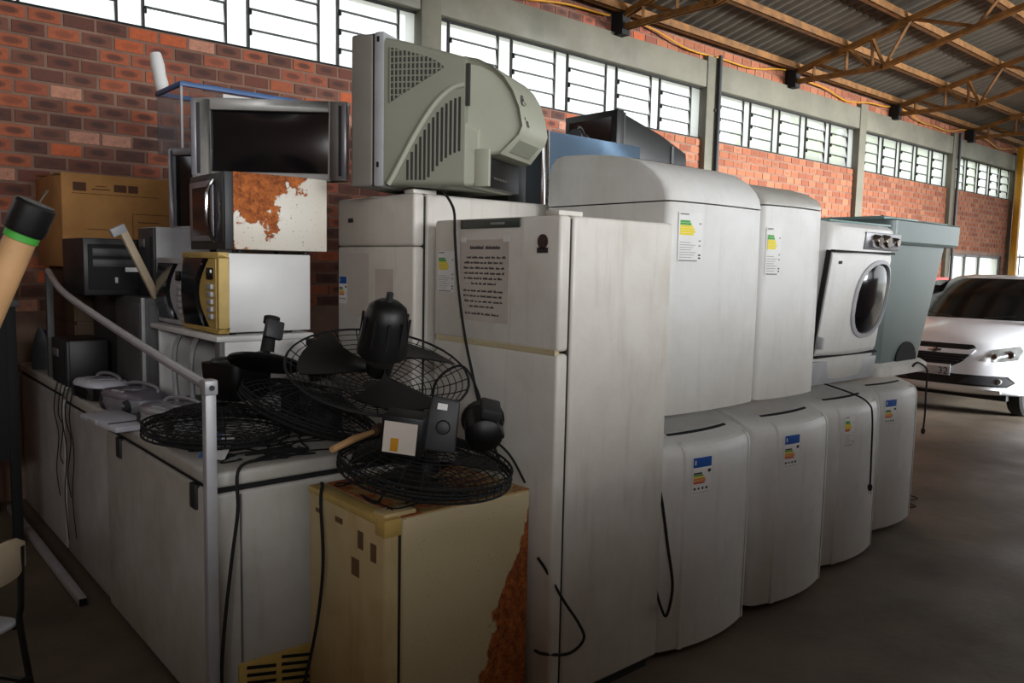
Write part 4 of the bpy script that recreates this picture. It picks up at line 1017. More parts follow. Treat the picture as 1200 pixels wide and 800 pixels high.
# ================================================================== fans, boomboxes, cords, chair, tubes
def guard(b, R_, depth, rings, spokes, wr=.0019):
    """domed wire guard, rim at z=0, bulging to +z"""
    def zz(r): return depth*(1-(r/R_)**2.6)
    for k in range(rings):
        r = R_*(.16+.84*(k+1)/rings)
        b.tube([(r*cos(2*pi*i/36), r*sin(2*pi*i/36), zz(r)) for i in range(36)], wr if k < rings-1 else wr*2.6, 4, closed=True)
    for k in range(spokes):
        a = 2*pi*k/spokes
        b.tube([(r*cos(a), r*sin(a), zz(r)+wr) for r in (R_*.14, R_*.4, R_*.65, R_*.85, R_)], wr*1.2, 4, cap=False)
    return b
def fan(label, loc, rot, R_=.30, motor=True, front=True, rear=True, blades=True, box=False, rings=13):
    t = thing('fan', label, 'fan', loc, 0, 'broken black fans heaped on the freezers and small refrigerator', rot)
    if rear and front:          # side band between the two halves: rim hoop with short uprights
        b = MB()
        for zz in (-.02, .022): b.tube([(R_*cos(2*pi*i/40), R_*sin(2*pi*i/40), zz) for i in range(40)], .0045, 5, closed=True)
        for i in range(48): b.tube([(R_*cos(2*pi*i/48), R_*sin(2*pi*i/48), zz) for zz in (-.02, .022)], .0022, 4, cap=False)
        b.build('rim_band', MT['blackm'], t, smooth=0)
    if rear: guard(MB(), R_, -.07, rings, 24).build('rear_guard', MT['blackm'], t, smooth=0, loc=(0, 0, -.004))
    if front: guard(MB(), R_*.99, .08, rings, 24).build('front_guard', MT['blackm'], t, smooth=0, loc=(0, 0, .006))
    if front:
        b = MB(); b.lathe([(0, .084), (.045, .083), (.05, .078), (0, .076)], 20); b.build('badge_disc', MT['black'], t)
    if blades:
        for k in range(3):
            b = MB(); nr, na = 6, 6; vs = []; a0 = 2*pi*k/3
            for i in range(nr+1):
                r = .04+(R_*.86-.04)*i/nr
                for j in range(na+1):
                    sp = (.25+.75*(i/nr)**.6)*(1-.25*max(0, i/nr-.7)); a = a0+(j/na-.5)*1.25*sp+.3*i/nr
                    vs.append((r*cos(a), r*sin(a), .035*(j/na-.5)*-1.0+.012*sin(pi*j/na)))
            f_ = [(i*(na+1)+j, i*(na+1)+j+1, (i+1)*(na+1)+j+1, (i+1)*(na+1)+j) for i in range(nr) for j in range(na)]
            n0 = len(vs); vs2 = vs+[(x, y, z-.004) for x, y, z in vs]
            b.add(vs2, f_+[tuple(n0+q for q in g)[::-1] for g in f_]); b.build('blade', MT['black'], t, smooth=60)
        b = MB(); b.lathe([(0, .035), (.03, .033), (.045, .02), (.05, -.02), (0, -.02)], 20); b.build('hub', MT['black'], t)
    if motor:
        b = MB(); b.lathe([(0, -.26), (.04, -.255), (.066, -.235), (.078, -.19), (.084, -.12), (.088, -.09), (.088, -.06), (0, -.06)], 24); m_ = b.build('motor_housing', MT['black'], t, smooth=40)
        for k in range(10):
            a = 2*pi*k/10; q = MB(); q.obox((.082*cos(a), .082*sin(a), -.155), .008, .008, .10, (0, 0, a)); q.build('cooling_rib', MT['blackm'], m_, smooth=0)
        b = MB(); b.cyl((0, 0, -.23), (.0, .0, -.29), .012, 10); b.build('oscillator_knob', MT['dgrey'], t)
    if box:
        b = MB(); b.box(-.06, .06, -.20, -.07, -.18, -.05); bx = b.build('switch_box', MT['black'], t, bevel=.008)
        q = MB(); q.box(-.052, .052, -.2022, -.2, -.17, -.06); lb = q.build('rating_label', MT['oldpaper'], bx, smooth=0)
        q = MB(); q.box(-.03, -.005, -.2032, -.2015, -.165, -.12); q.build('yellow_mark', MT['yellow'], bx, smooth=0)
    return t
R_ = radians
fan('wire fan cage on the outer edge of the near freezer, left of the tube', (1.13, 2.985, 1.012), (R_(1), R_(2), 0), .265, motor=False, blades=False, rings=15)
fan('wire fan cage over the end of the near chest freezer, right of the bent tube', (1.42, 2.81, 1.075), Matrix.Rotation(R_(21), 4, Vector((.53, .85, 0))).to_euler(), .27, motor=False, blades=False, rings=14)
fan('black-bladed fan tilted against the tall refrigerators, motor housing standing up', (1.51, 2.45, 1.275), (R_(196), R_(-14), .5), .33, motor=True, rear=False)
fan('black fan lying on the small yellowed refrigerator, wire guard reaching past its edge', (1.57, 2.24, .955), (R_(6), R_(6), -.4), .30, motor=False, front=True)
# loose motor units
def motor_unit(label, loc, rot, sc=1.0, box=False):
    t = thing('fan_motor', label, 'motor', loc, 0, None, rot)
    b = MB(); b.lathe([(0, -.12*sc), (.05*sc, -.115*sc), (.08*sc, -.09*sc), (.088*sc, -.03*sc), (.09*sc, .04*sc), (.1*sc, .05*sc), (.1*sc, .065*sc), (0, .065*sc)], 22); h_ = b.build('housing', MT['black'], t, smooth=40)
    for k in range(8):
        a = 2*pi*k/8; q = MB(); q.obox((.086*sc*cos(a), .086*sc*sin(a), -.02*sc), .01, .01, .08*sc, (0, 0, a)); q.build('cooling_rib', MT['blackm'], h_, smooth=0)
    b = MB(); b.cyl((0, 0, .06*sc), (0, 0, .12*sc), .012, 10); b.build('shaft', MT['dgrey'], t)
    b = MB(); b.obox((.0, -.10*sc, -.02*sc), .09*sc, .05*sc, .12*sc); b.build('neck_block', MT['dgrey'], t, bevel=.008)
    return t
motor_unit('round black fan motor lying on the fan over the small yellowed refrigerator', (1.69, 2.075, 1.105), (R_(-70), R_(14), R_(-30)), .75)
# black switch box with a silver rating plate
t = thing('switch_box', 'black switch box with a silver rating plate and yellow mark, in the fan heap', 'switch box', (1.385, 2.105, 1.05), -45, rot=(R_(4), R_(6), R_(-46)))
b = MB(); b.box(-.065, .065, -.05, .05, 0, .13); b.build('case', MT['black'], t, bevel=.006)
b = MB(); b.box(-.055, .05, -.052, -.0495, .012, .112); b.build('rating_plate', MT['oldpaper'], t, smooth=0)
b = MB(); b.box(-.03, -.006, -.0535, -.051, .018, .06); b.build('yellow_mark', MT['yellowpaint'], t, smooth=0)
t = thing('speed_control', 'dark grey fan speed control with a small white sticker, in the fan heap', 'control box', (1.50, 2.08, 1.045), 0, rot=(R_(-8), R_(8), R_(-40)))
b = MB(); b.prism([(-.055, 0), (.06, 0), (.05, .17), (-.04, .175)], 'y', -.04, .04); b.build('case', MT['dgrey'], t, bevel=.01)
b = MB(); b.box(-.018, .014, -.042, -.0395, .135, .155); b.build('sticker', MT['paper'], t, smooth=0)
b = MB(); b.lathe([(0, -.065), (.02, -.062), (.024, -.04), (0, -.04)], 14, 'y', (.01, 0, .08)); b.build('dial', MT['black'], t)
t = thing('wooden_spoon', 'short wooden stick lying in the fan heap', 'stick', (1.34, 2.33, 1.055), 0, rot=(0, R_(-6), R_(20)))
b = MB(); b.tube([(-.11, 0, 0), (.0, 0, .004), (.10, 0, 0)], [.011, .013, .009], 8); b.build('handle', MT['wood'], t)
b = MB(); b.lathe([(0, .10), (.018, .11), (.022, .14), (.012, .165), (0, .168)], 10, 'x'); b.build('end', MT['brownwood'], t)

def fan_base(label, loc, rot):
    t = thing('fan_stand', label, 'fan stand', loc, 0, 'loose fan stands in the heap', rot)
    b = MB(); b.lathe([(0, 0), (.13, 0), (.14, .008), (.135, .018), (.06, .035), (.03, .05), (0, .05)], 26); b.build('foot_plate', MT['black'], t)
    b = MB(); b.lathe([(0, .05), (.026, .05), (.022, .16), (.03, .165), (.03, .19), (0, .19)], 14); b.build('column', MT['blackm'], t)
    b = MB(); b.box(-.035, .035, -.045, -.02, .10, .17); b.build('switch_block', MT['dgrey'], t, bevel=.006)
    for k in range(3):
        q = MB(); q.lathe([(0, 0), (.008, 0), (.007, .006), (0, .006)], 8, 'z', (-.02+.02*k, -.085, .028)); q.build('button', MT['lgrey'], t)
    return t
fan_base('black round fan foot standing on the dark speaker cabinet behind the wire cages', (1.585, 3.10, 1.13), (0, 0, R_(30)))
fan_base('black round fan foot lying over the cage at the freezer end, column pointing up', (1.26, 2.85, 1.255), (R_(-14), R_(16), R_(0)))
def blade_set(label, loc, rot, R0=.2):
    t = thing('fan_blade_set', label, 'fan blade', loc, 0, 'loose fan blades in the heap', rot)
    for k in range(3):
        a0 = 2*pi*k/3; top = []
        for i in range(7):
            r = .03+(R0-.03)*i/6; sp = (.3+.7*(i/6)**.6)
            top.append([((r*cos(a0+(j/5-.5)*1.2*sp)), (r*sin(a0+(j/5-.5)*1.2*sp)), .03*(j/5-.5)) for j in range(6)])
        V = [p for q in top for p in q]; n = len(V); F = [(i*6+j, i*6+j+1, i*6+j+7, i*6+j+6) for i in range(6) for j in range(5)]
        b = MB(); b.add(V+[(x, y, z-.004) for x, y, z in V], F+[tuple(n+q for q in f_)[::-1] for f_ in F]); b.build('blade', MT['black'], t, smooth=60)
    b = MB(); b.lathe([(0, .03), (.03, .028), (.038, .015), (.04, -.02), (0, -.02)], 18); b.build('hub', MT['blackm'], t)
blade_set('three loose black fan blades on a hub, lying on the cage at the freezer end', (1.458, 2.79, 1.20), Matrix.Rotation(R_(21), 4, Vector((.53, .85, 0))).to_euler(), .15)
# bass speaker: black box with the round cone facing up
t = thing('bass_speaker', 'black bass speaker box lying with its round cone facing up, beside the bent tube', 'speaker', (1.255, 3.10, 1.10), 20); t.scale = (1, 1, .8)
b = MB(); b.loft([[(x, y, z) for x, y in rrect(w_, w_, .03)] for w_, z in ((.17, 0), (.19, .03), (.205, .16), (.205, .18))]); b.build('cabinet', MT['black'], t)
b = MB(); b.lathe([(.0, .165), (.03, .17), (.035, .178), (.05, .168), (.08, .186), (.095, .192), (.1, .186), (.1, .18), (0, .178)], 28); b.build('cone', MT['blackm'], t)
b = MB(); b.lathe([(.082, .185), (.096, .195), (.102, .185), (.098, .178)], 28); b.build('rim', MT['dgrey'], t)
for n, (lab, loc, rz, sc) in enumerate([('black bass speaker cabinet on its side, in shade between the bench oven and refrigerator', (1.585, 3.115, .93), 0, .78)]):
    t = thing('bass_speaker', lab, 'speaker', loc, rz); k = sc
    b = MB(); b.box(-.13*k, .13*k, -.12*k, .12*k, 0, .25*k); b.build('cabinet', MT['black'], t, bevel=.012)
    b = MB(); b.lathe([(0, -.118*k), (.03*k, -.125*k), (.04*k, -.12*k), (.085*k, -.132*k), (.1*k, -.128*k), (.1*k, -.118*k)], 24, 'y', (0, 0, .125*k)); b.build('cone', MT['dgrey'], t)
    b = MB(); b.box(-.04*k, .04*k, -.123*k, -.118*k, .225*k, .235*k); b.build('badge', MT['grey'], t, smooth=0)

# boomboxes
def boombox(label, loc, rz, top, body, sc=1.0):
    t = thing('boombox', label, 'radio', loc, rz, 'portable radios on the chest freezers')
    def ov(a, c, z, n=28): return [(a*cos(2*pi*k/n)*(1+.12*abs(sin(4*pi*k/n))), c*sin(2*pi*k/n)*(1+.12*abs(sin(4*pi*k/n))), z) for k in range(n)]
    a, c = .20*sc, .12*sc
    b = MB(); b.loft([ov(a*.82, c*.8, 0), ov(a*.95, c*.93, .02*sc), ov(a, c, .05*sc), ov(a*.99, c*.99, .082*sc)]); b.build('body', body, t, smooth=50)
    b = MB(); b.loft([ov(a*1.0, c*1.0, .082*sc), ov(a*1.01, c*1.01, .09*sc), ov(a*.94, c*.92, .108*sc), ov(a*.6, c*.6, .118*sc), ov(a*.05, c*.05, .119*sc)]); b.build('top_cover', top, t, smooth=50)
    b = MB(); b.lathe([(0, .126*sc), (.05*sc, .125*sc), (.068*sc, .12*sc), (.07*sc, .112*sc), (0, .11*sc)], 24, 'z', (0, .01, 0)); lid = b.build('disc_lid', MT['silver'], t)
    b = MB(); b.lathe([(.022*sc, .1255*sc), (.03*sc, .1265*sc), (.032*sc, .1255*sc), (.03*sc, .1245*sc)], 18, 'z', (0, .01, 0)); b.build('lid_ring', MT['dgrey'], lid)
    for sx in (-1, 1):
        q = MB(); q.lathe([(0, -.0), (.02*sc, -.006), (.038*sc, .003), (.042*sc, .0), (.042*sc, .02), (0, .02)], 18, 'y', (sx*.105*sc, -c*.93, .05*sc)); q.build('speaker', MT['dgrey'], t)
    b = MB(); b.tube(spline([(-a*.8, .03, .09*sc), (-a*.7, .045, .128*sc), (0, .05, .142*sc), (a*.7, .045, .128*sc), (a*.8, .03, .09*sc)]), .010*sc, 8); b.build('handle', MT['silver'], t)
    for k in range(5):
        q = MB(); q.box((-.05+.022*k)*sc, (-.034+.022*k)*sc, -c*.80, -c*.68, .112*sc, .121*sc); q.build('key', MT['lgrey'], t, bevel=.001)
    return t
MT['violetgrey'] = plain('violet_grey_plastic', srgb(126, 122, 134), .35, .3)
MT['whiteplastic'] = plain('white_plastic', srgb(206, 208, 218), .35, 0, .06)
boombox('white-topped black boombox, farthest along the freezers beside the dark computer box', (1.08, 4.43, .93), -82, MT['whiteplastic'], MT['black'], .85)
boombox('violet-grey boombox with a long silver handle, middle one of the three radios', (1.11, 3.97, .93), -76, MT['violetgrey'], MT['silver'], .88)
boombox('silver-grey boombox nearest to the bent tube, a white patch on top', (1.125, 3.44, .93), -76, MT['silver'], MT['lgrey'], .88)
t = thing('scanner_lid', 'flat white plastic scanner lid lying at the edge of the near chest freezer', 'scanner', (.96, 3.68, .931), -84)
b = MB(); b.box(-.20, .20, -.085, .085, 0, .028); b.build('lid', MT['whiteplastic'], t, bevel=.010)
b = MB(); b.box(-.10, .0, -.089, -.08, .004, .024); b.build('latch', MT['lgrey'], t, bevel=.003)
b = MB(); b.box(.12, .13, -.084, .05, .028, .031); b.build('crease', MT['dgrey'], t, smooth=0)
t = thing('clothes_iron', 'dark glossy clothes iron standing on its heel, at the far end of the chest freezers', 'iron', (1.06, 5.62, .951), 150)
b = MB(); b.loft([[(x*s_, y*s_*1+o_, z) for x, y in rrect(.11, .09, .03)] for s_, z, o_ in ((.95, 0, 0), (1, .03, 0), (.95, .1, .005), (.7, .18, .012), (.25, .24, .02))]); b.build('body', plain('deep_violet_plastic', srgb(54, 46, 92), .2), t, smooth=60)
b = MB(); b.loft([[(x*s_, y+.062, z) for x, y in rrect(.11, .012, .005)] for s_, z in ((.95, .0), (1, .04), (.9, .13), (.5, .22), (.1, .265))]); b.build('soleplate', MT['dgrey'], t)
b = MB(); b.tube(spline([(0, -.03, .03), (0, -.085, .05), (0, -.09, .12), (0, -.04, .18)]), .014, 8); b.build('handle', MT['dgrey'], t)
# blue and white cartons / black pouch among the wires at the freezer corner
t = thing('leaflet', 'folded blue and white leaflet caught under the wire guard at the freezer corner', 'leaflet', (1.04, 2.80, .94), 0, rot=(R_(50), 0, R_(-60)))
b = MB(); b.box(-.06, .0, 0, .1, 0, .003); b.build('blue_page', MT['bluerim'], t, smooth=0)
b = MB(); b.box(.0, .05, 0, .1, 0, .003); b.build('white_page', MT['paper'], t, smooth=0)

# ---- bent tube frame at the freezer corner
t = thing('bent_tube_frame', 'pale grey bent tube, upright at the near freezer corner and slanting up to the left', 'tube', (.95, 2.58, 0), 0)
b = MB(); b.box(-.018, .018, -.018, .018, 0, 1.245); b.build('upright', MT['greysteel'], t, bevel=.004)
b = MB(); b.tube(spline([(0, .0, 1.235), (.0, .5, 1.285), (.0, 1.3, 1.375), (0.0, 2.0, 1.47), (.06, 2.62, 1.56)]), .0165, 10); b.build('slanting_rail', MT['greysteel'], t)
b = MB(); b.box(.045, .08, 2.60, 2.64, .952, 1.565); b.build('far_upright', MT['midbox'], t, bevel=.004)
b = MB(); b.obox((0, 0, 1.235), .044, .05, .05); cl = b.build('corner_clamp', MT['greysteel'], t, bevel=.006)
q = MB(); q.lathe([(0, -.03), (.009, -.03), (.009, -.02), (0, -.02)], 8, 'y', (0, 0, 1.235)); q.build('bolt', MT['dgrey'], cl)
# ---- beige stick leaning in front of the pale grey computer case
t = thing('plastic_bar', 'ivory plastic bar with a bent end, leaning on the black computer case', 'bar', (1.27, 4.128, 1.452), 0, rot=(0, R_(-26), R_(8)))
b = MB(); b.box(-.018, .018, -.012, .012, 0, .36); b.build('bar', MT['beige'], t, bevel=.003)
b = MB(); b.box(-.055, .018, -.013, .013, .345, .385); b.build('bent_end', MT['lgrey'], t, bevel=.004)
# ---- turned wooden handle close to the camera
def stick():
    p1 = Vector((.292, 1.575, 1.738)); d = Vector((-.135, .085, -.36)).normalized(); L = 1.752/(-d.z)
    t = thing('wooden_pole', 'pale wooden pole with black rubber tip and green band, at the left edge', 'pole', tuple(p1+d*L), 0)
    q = (-d).to_track_quat('Z', 'Y'); t.rotation_euler = q.to_euler()
    b = MB(); b.lathe([(0, 0), (.028, 0), (.030, .3), (.028, L-.5), (.025, L-.05), (0, L-.05)], 20); b.build('shaft', MT['wood'], t)
    b = MB(); b.lathe([(0, L-.055), (.031, L-.055), (.033, L-.045), (.033, L-.005), (.029, L), (0, L)], 20); b.build('rubber_tip', MT['black'], t)
    b = MB(); b.lathe([(.0268, L-.068), (.0275, L-.068), (.0275, L-.055), (.0268, L-.055)], 20); b.build('band', MT['green'], t)
    b = MB(); b.tube([(0.01, 0, L), (.022, 0, L+.025)], .0015, 5); b.build('wire_end', MT['chrome'], t)
stick()
# ---- small school chair
def chair():
    t = thing('school_chair', 'small school chair with a beige backrest and white seat, cut by the left edge', 'chair', (.26, 3.15, 0), 37)
    b = MB(); b.loft([[(x, y, z) for x, y in rrect(.34, .33, .05)] for z in (.375, .39)]); b.build('seat', MT['whiteplastic'], t, bevel=.004)
    b = MB(); rings = []
    for k in range(9):
        x = -.17+.34*k/8; y = -.185-.02*(1-(2*k/8-1)**2); e = abs(2*k/8-1); zt = .70-.03*max(0, e-.7)/.3; zb = .555+.03*max(0, e-.7)/.3
        rings.append([(x, y, zb), (x, y, zt), (x, y+.012, zt), (x, y+.012, zb)])
    b.loft(rings); b.build('backrest', MT['beige'], t, bevel=.004, smooth=50)
    for sx in (-1, 1):
        q = MB(); q.tube(spline([(sx*.15, -.185, .66), (sx*.15, -.175, .45), (sx*.15, -.17, .37), (sx*.165, -.215, .01)]), .011, 8); q.build('leg', MT['black'], t)
        q = MB(); q.tube(spline([(sx*.15, -.15, .368), (sx*.15, .12, .368), (sx*.155, .15, .34), (sx*.17, .19, .01)]), .011, 8); q.build('leg', MT['black'], t)
        q = MB(); q.tube([(sx*.16, -.195, .17), (sx*.163, .165, .17)], .009, 8); q.build('stretcher', MT['black'], t)
    q = MB(); q.tube([(-.16, -.195, .19), (.16, -.195, .19)], .009, 8); q.build('cross_bar', MT['black'], t)
chair()

# ---- cords
def cord(label, pts, r=.0045, plug=None, name='power_cord', n=8):
    t = thing(name, label, 'cord', (0, 0, 0)); p0 = Vector(pts[0]); t.location = p0
    P = spline([tuple(Vector(p)-p0) for p in pts], n)
    b = MB(); b.tube(P, r, 6); b.build('cable', MT['blackm'], t)
    if plug:
        e, d = P[-1], (P[-1]-P[-2]).normalized(); b = MB(); b.tube([e, e+d*.018, e+d*.035], [.012, .014, .009], 8); pl = b.build('plug', MT['black'], t)
        s_ = d.cross(Vector((1, 0, .2))).normalized()*.006
        for k in (-1, 1):
            q = MB(); q.cyl(tuple(e+d*.035+s_*k), tuple(e+d*.055+s_*k), .002, 6); q.build('prong', MT['chrome'], pl)
    return t
cord('black cord hanging from the fan heap down the near freezer end, beside the bent tube', [(1.34, 2.80, .945), (1.20, 2.70, .942), (1.06, 2.61, .942), (1.045, 2.59, .80), (1.02, 2.59, .62), (.985, 2.57, .40), (.975, 2.57, .20), (.97, 2.50, .008), (.95, 2.40, .008)], .006, True)
cord('black cord hanging down the door of the small yellowed refrigerator', [(1.33, 2.54, .862), (1.312, 2.50, .866), (1.28, 2.45, .82), (1.262, 2.40, .62), (1.235, 2.40, .4), (1.19, 2.42, .18), (1.14, 2.45, .008), (1.06, 2.40, .008)], .0065)
cord('black cord running from the big television down the notice door into the fan heap', [(2.02, 2.78, 1.955), (1.955, 2.64, 1.90), (1.936, 2.585, 1.85), (1.935, 2.577, 1.75), (1.936, 2.55, 1.55), (1.934, 2.50, 1.36), (1.928, 2.44, 1.22), (1.91, 2.36, 1.08), (1.88, 2.26, 1.0), (1.87, 2.18, .90)], .0055)
cord('black cord looping out from behind the small yellowed refrigerator across the tall white one', [(1.925, 2.04, .60), (1.945, 2.02, .56), (2.0, 1.975, .44), (2.07, 1.965, .34), (2.10, 1.965, .27), (2.03, 1.97, .235), (1.94, 2.01, .245), (1.925, 2.045, .25)], .0055)
cord('black cord hanging in a loop between the tall refrigerator and the nearest lower washer', [(2.5735, 2.03, .80), (2.578, 2.0, .70), (2.60, 1.98, .52), (2.625, 1.965, .34), (2.60, 1.97, .22), (2.577, 1.985, .26), (2.5735, 2.02, .35)], .006)
cord('grey plug cord hanging down the third lower washing machine', [(4.33, 2.28, 1.02), (4.40, 2.10, .965), (4.435, 2.03, .92), (4.44, 2.005, .85), (4.445, 1.998, .6), (4.445, 1.995, .46)], .005, True)
cord('black cord hanging from the aqua tub over the farthest lower washer', [(5.0, 2.034, 1.09), (5.06, 2.028, 1.11), (5.20, 2.03, 1.06), (5.33, 2.075, .97), (5.355, 2.085, .88), (5.35, 2.08, .75), (5.34, 2.08, .66)], .006, True)
for i, (y, dz, o_) in enumerate(((4.55, .1, 0), (4.64, .3, .03), (4.72, .05, .01), (4.80, .45, .02), (4.90, .25, .015))):
    cord(['thin black cord over the middle freezer, nearest of the five hanging cords', 'thin black cord over the middle freezer, second nearest of the five hanging cords', 'thin black cord over the middle freezer, middle and longest of the five hanging cords', 'short thin black cord over the middle freezer, close to its joint with the farthest freezer', 'thin black cord over the farthest freezer, beside its joint with the middle freezer'][i],
         [(1.10, y+.06, .965), (1.0, y+.02, .965), (.972, y, .93), (.965, y+.03, .8), (.968, y-.03-o_, .6+dz*.3), (.966, y+.02, .35+dz*.5), (.97, y-.02, .08+dz)], .003)
rc = random.Random(17)
def tangle(label, n, x0, x1, y0, y1, z, loc):
    b = MB()
    for i in range(n):
        x, y = rc.uniform(x0, x1), rc.uniform(y0, y1); P = []
        for k in range(9):
            x = min(x1, max(x0, x+rc.uniform(-.16, .16))); y = min(y1, max(y0, y+rc.uniform(-.12, .12))); P.append((x-loc[0], y-loc[1], rc.uniform(.004, .016)))
        b.tube(spline(P), .0032, 5)
    o = b.build('cord_tangle', MT['blackm'], None, loc=(loc[0], loc[1], z)); tag(o, label, 'cords', None, 'stuff')
tangle('tangle of thin black cords under the wire cages on the near chest freezer', 8, 1.02, 1.64, 2.67, 2.98, .932, (1.3, 2.8))
tangle('tangle of thin black cords under the fan on the small yellowed refrigerator', 4, 1.36, 1.84, 2.12, 2.5, .852, (1.6, 2.3))
cord('thin cable trailing on the floor by the farthest washer', [(5.70, 2.35, .006), (5.82, 2.28, .006), (5.9, 2.38, .006), (6.05, 2.36, .006), (6.1, 2.5, .006)], .004)
cord('black cord snaking through the wire guards in front of the tall refrigerator', [(1.86, 2.62, 1.06), (1.80, 2.50, 1.20), (1.86, 2.42, 1.26), (1.88, 2.34, 1.16), (1.84, 2.25, 1.05), (1.885, 2.16, .96), (1.90, 2.09, .87)], .005)
# ================================================================== white car
def car():
    t = thing('car', 'white hatchback car with chrome-barred grille, parked beyond the washers facing the viewer', 'car', (10.0, 3.83, 0), -90)
    HW = .86
    def fy(x): return .34*abs(x/HW)**3.0
    def body_ring(x):
        u = abs(x)/HW; cr = .05*u*u; e = max(0, (u-.9)/.1); ti = .10*e*e
        P = [(.16, .26, 1), (.03, .30, 1), (-.02, .38, 1), (-.01, .50, 1), (.0, .62, 1), (.02, .74, 1), (.05, .84, 1), (.10, .90, .9), (.25, .965, .7), (.55, 1.04, .4), (.95, 1.11, .1), (1.05, 1.13, 0), (3.4, 1.12, 0), (3.72, 1.06, 0), (3.86, .8, 0), (3.84, .35, 0), (3.7, .26, 0)]
        return [(x*(1-ti*.3*(1 if z > .5 else .4)), y+fy(x)*f_, (z-cr*(1 if z > .85 else 0)-ti*(1 if z > .8 else 0))) for y, z, f_ in P]
    xs = [HW*(-1+2*k/24) for k in range(25)]
    b = MB(); b.loft([body_ring(x) for x in xs]); b.build('body', MT['white_car'], t, smooth=50)
    def half(y):   # cabin half width at roof as function of y
        return .56
    cab = MB()
    rings = []
    for z, y0, y1, w_ in ((1.08, .90, 3.70, .80), (1.2, 1.08, 3.62, .78), (1.4, 1.42, 3.42, .70), (1.55, 1.72, 3.2, .635), (1.62, 1.95, 3.05, .58), (1.655, 2.2, 2.85, .46)):
        n = 8; R = []
        for k in range(n+1): x = -w_+2*w_*k/n; R.append((x, y0+.22*abs(x/w_)**2.2*.8, z))
        for k in range(n+1): x = w_-2*w_*k/n; R.append((x, y1-.1*abs(x/w_)**2, z))
        rings.append(R)
    cab.loft(rings); cab.build('cabin', MT['white_car'], t, smooth=45)
    def wsp(x, v):  # windshield surface: v 0 base .. 1 top
        zs = ((1.08, .90, .80), (1.2, 1.08, .78), (1.4, 1.42, .70), (1.55, 1.72, .635), (1.62, 1.95, .58))
        z = 1.10+(1.60-1.10)*v
        for (za, ya, wa), (zb, yb_, wb) in zip(zs, zs[1:]):
            if za <= z <= zb:
                q = (z-za)/(zb-za); y0 = ya+(yb_-ya)*q; w_ = wa+(wb-wa)*q; break
        X = x*w_*.93; return (X, y0+.22*abs(x*.93)**2.2*.8-.010, z+.004)
    ws = MB(); nx, nz = 12, 8
    vs = [wsp(-1+2*i/nx, j/nz) for j in range(nz+1) for i in range(nx+1)]
    ws.add(vs, [(j*(nx+1)+i, j*(nx+1)+i+1, (j+1)*(nx+1)+i+1, (j+1)*(nx+1)+i) for j in range(nz) for i in range(nx)])
    w_ = ws.build('windscreen', MT['screen'], t, smooth=60)
    for sx in (-1, 1):
        q = MB(); q.prism([(1.35, 1.14), (1.62, 1.50), (1.9, 1.57), (2.9, 1.54), (3.3, 1.2), (3.2, 1.14)], 'x', sx*.60, sx*.745); q.build('side_window', MT['screen'], t, smooth=0)
        q = MB(); q.loft([[(sx*(.86+.11*0)+x*.0+sx*a, .98+d_, 1.13+z) for x, d_, z in ((0, -.03, -.06), (0, .06, -.06), (0, .06, .06), (0, -.03, .06))] for a in (.0, .10, .16)]); q.build('door_mirror', MT['white_car'], t, bevel=.012)
        q = MB(); q.tube([wsp(sx*.25, .03), wsp(sx*.7, .1)], .008, 6); q.build('wiper', MT['black'], w_)
        for y in (.72, 3.15):
            q = MB(); q.lathe([(.0, -.09), (.20, -.09), (.29, -.085), (.315, -.06), (.315, .06), (.29, .085), (.2, .09), (0, .09)], 28, 'x', (sx*.74, y, .315)); wl = q.build('wheel', MT['tire'], t)
            q = MB(); q.lathe([(0, sx*.10), (.04, sx*.10), (.06, sx*.088), (.19, sx*.092), (.2, sx*.08), (0, sx*.07)], 20, 'x', (sx*.74, y, .315)); q.build('hub_cap', MT['silver'], wl)
    ys = {.26: .06, .38: -.02, .5: -.01, .62: 0, .74: .02, .84: .05, .9: .10, .965: .25, 1.04: .55}
    def surf(x, z):
        k = sorted(ys); z_ = min(max(z, k[0]), k[-1])
        for a, c in zip(k, k[1:]):
            if a <= z_ <= c: y = ys[a]+(ys[c]-ys[a])*(z_-a)/(c-a); break
        return y+fy(x)*(1 if z < .85 else .85)
    def patch(name, poly, mat, parent=None, off=.012, thick=.05, n=24):
        """panel following the curved nose; poly is an outline in x,z that each vertical crosses twice"""
        xs_ = [p[0] for p in poly]; x0, x1 = min(xs_), max(xs_); rings = []
        ks = sorted(set([x0+(x1-x0)*(k+.02*(k == 0)-.02*(k == n))/n for k in range(n+1)]))
        for x in ks:
            zs = []
            for (xa, za), (xb, zb) in zip(poly, poly[1:]+poly[:1]):
                if min(xa, xb) <= x <= max(xa, xb) and abs(xa-xb) > 1e-9: zs.append(za+(zb-za)*(x-xa)/(xb-xa))
            lo, hi = min(zs), max(zs)
            if hi-lo < .003: hi, lo = hi+.0015, lo-.0015
            fr = [(x, surf(x, lo+(hi-lo)*j/4)-off, lo+(hi-lo)*j/4) for j in range(5)]
            rings.append(fr+[(x, surf(x, hi)+thick, hi), (x, surf(x, lo)+thick, lo)])
        b = MB(); b.loft(rings); return b.build(name, mat, parent or t, smooth=40)
    patch('upper_grille', [(-.40, .845), (.40, .845), (.42, .815), (.36, .785), (-.36, .785), (-.42, .815)], MT['blackm'])
    patch('chrome_bar', [(-.42, .785), (.42, .785), (.40, .735), (-.40, .735)], MT['white_car'], off=.018)
    lg = patch('lower_grille', [(-.37, .73), (.37, .73), (.30, .64), (.20, .585), (-.20, .585), (-.30, .64)], MT['blackm'])
    for k in range(4):
        z = .615+.03*k; h_ = .22+.05*k; b = MB(); b.box(-h_, h_, surf(0, z)-.02, surf(0, z)+.01, z, z+.006); b.build('grille_bar', MT['dgrey'], lg, smooth=0)
    q = MB(); y = surf(0, .76)-.03                # bow-tie shaped emblem
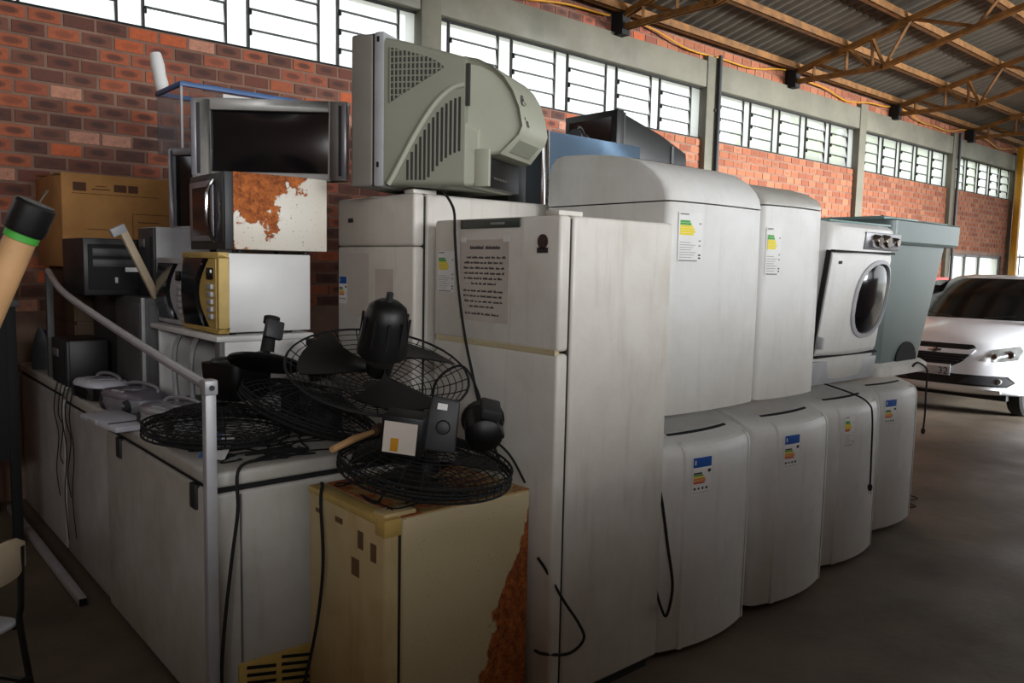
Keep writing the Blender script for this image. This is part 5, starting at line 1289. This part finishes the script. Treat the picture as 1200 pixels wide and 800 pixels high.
    q.prism([(-.075, .748), (-.028, .748), (-.032, .735), (.022, .735), (.028, .748), (.065, .748), (.078, .775), (.03, .775), (.034, .788), (-.02, .788), (-.026, .775), (-.065, .775)], 'y', y, y+.02); q.build('emblem', MT['chrome'], t, bevel=.003)
    for sx in (-1, 1):
        hl = patch('headlight', [(sx*.46, .665), (sx*.60, .80), (sx*.80, .85), (sx*.83, .80), (sx*.80, .69), (sx*.66, .665)], MT['lamp'], off=.012)
        for x, z, r_ in ((.60, .725, .035), (.73, .75, .045)):
            q = MB(); q.lathe([(0, -.02), (r_*.6, -.024), (r_, -.018), (r_, 0), (0, 0)], 16, 'y', (sx*x, surf(sx*x, z)-.004, z)); q.build('lamp', MT['chrome'], hl)
        patch('fog_recess', [(sx*.28, .40), (sx*.40, .49), (sx*.70, .50), (sx*.78, .43), (sx*.72, .39)], MT['dgrey'], off=.020)
        q = MB(); q.lathe([(0, -.018), (.03, -.014), (.036, -.006), (.036, .02), (0, .02)], 16, 'y', (sx*.66, surf(.66, .44)-.012, .44)); q.build('fog_lamp', MT['lamp'], t)
    patch('lower_intake', [(-.76, .50), (.76, .50), (.80, .43), (.74, .375), (-.74, .375), (-.80, .43)], MT['blackm'], off=.012)
    q = MB(); y = surf(0, .54)-.035; q.box(-.20, .20, y, y+.012, .475, .605); p = q.build('number_plate', MT['lgrey'], t, bevel=.003)
    q = MB(); q.box(-.19, .19, y-.001, y, .575, .598); q.build('plate_band', MT['paper'], p, smooth=0)
    cu = bpy.data.curves.new('plate_digits', 'FONT'); cu.body = '32'; cu.size = .115; cu.extrude = .001; cu.align_x = 'RIGHT'
    o = bpy.data.objects.new('plate_digits', cu); COL.objects.link(o); dgm = bpy.context.evaluated_depsgraph_get()
    me = bpy.data.meshes.new_from_object(o.evaluated_get(dgm)); bpy.data.objects.remove(o)
    o = bpy.data.objects.new('plate_digits', me); COL.objects.link(o); o.parent = p; o.location = (.18, y-.002, .487); o.rotation_euler = (pi/2, 0, 0); me.materials.append(MT['ink'])
    q = MB(); q.box(-.70, .70, .10, .14, .30, .34); q.build('bumper_lip', MT['white_car'], t, bevel=.01)
    q = MB(); q.box(-.7, .7, .3, 3.6, .2, .3); q.build('underbody', MT['blackm'], t, smooth=0)
    q = MB(); q.tube([(0, 2.9, 1.63), (0, 3.1, 1.78)], .005, 6); q.build('aerial', MT['black'], t)
car()
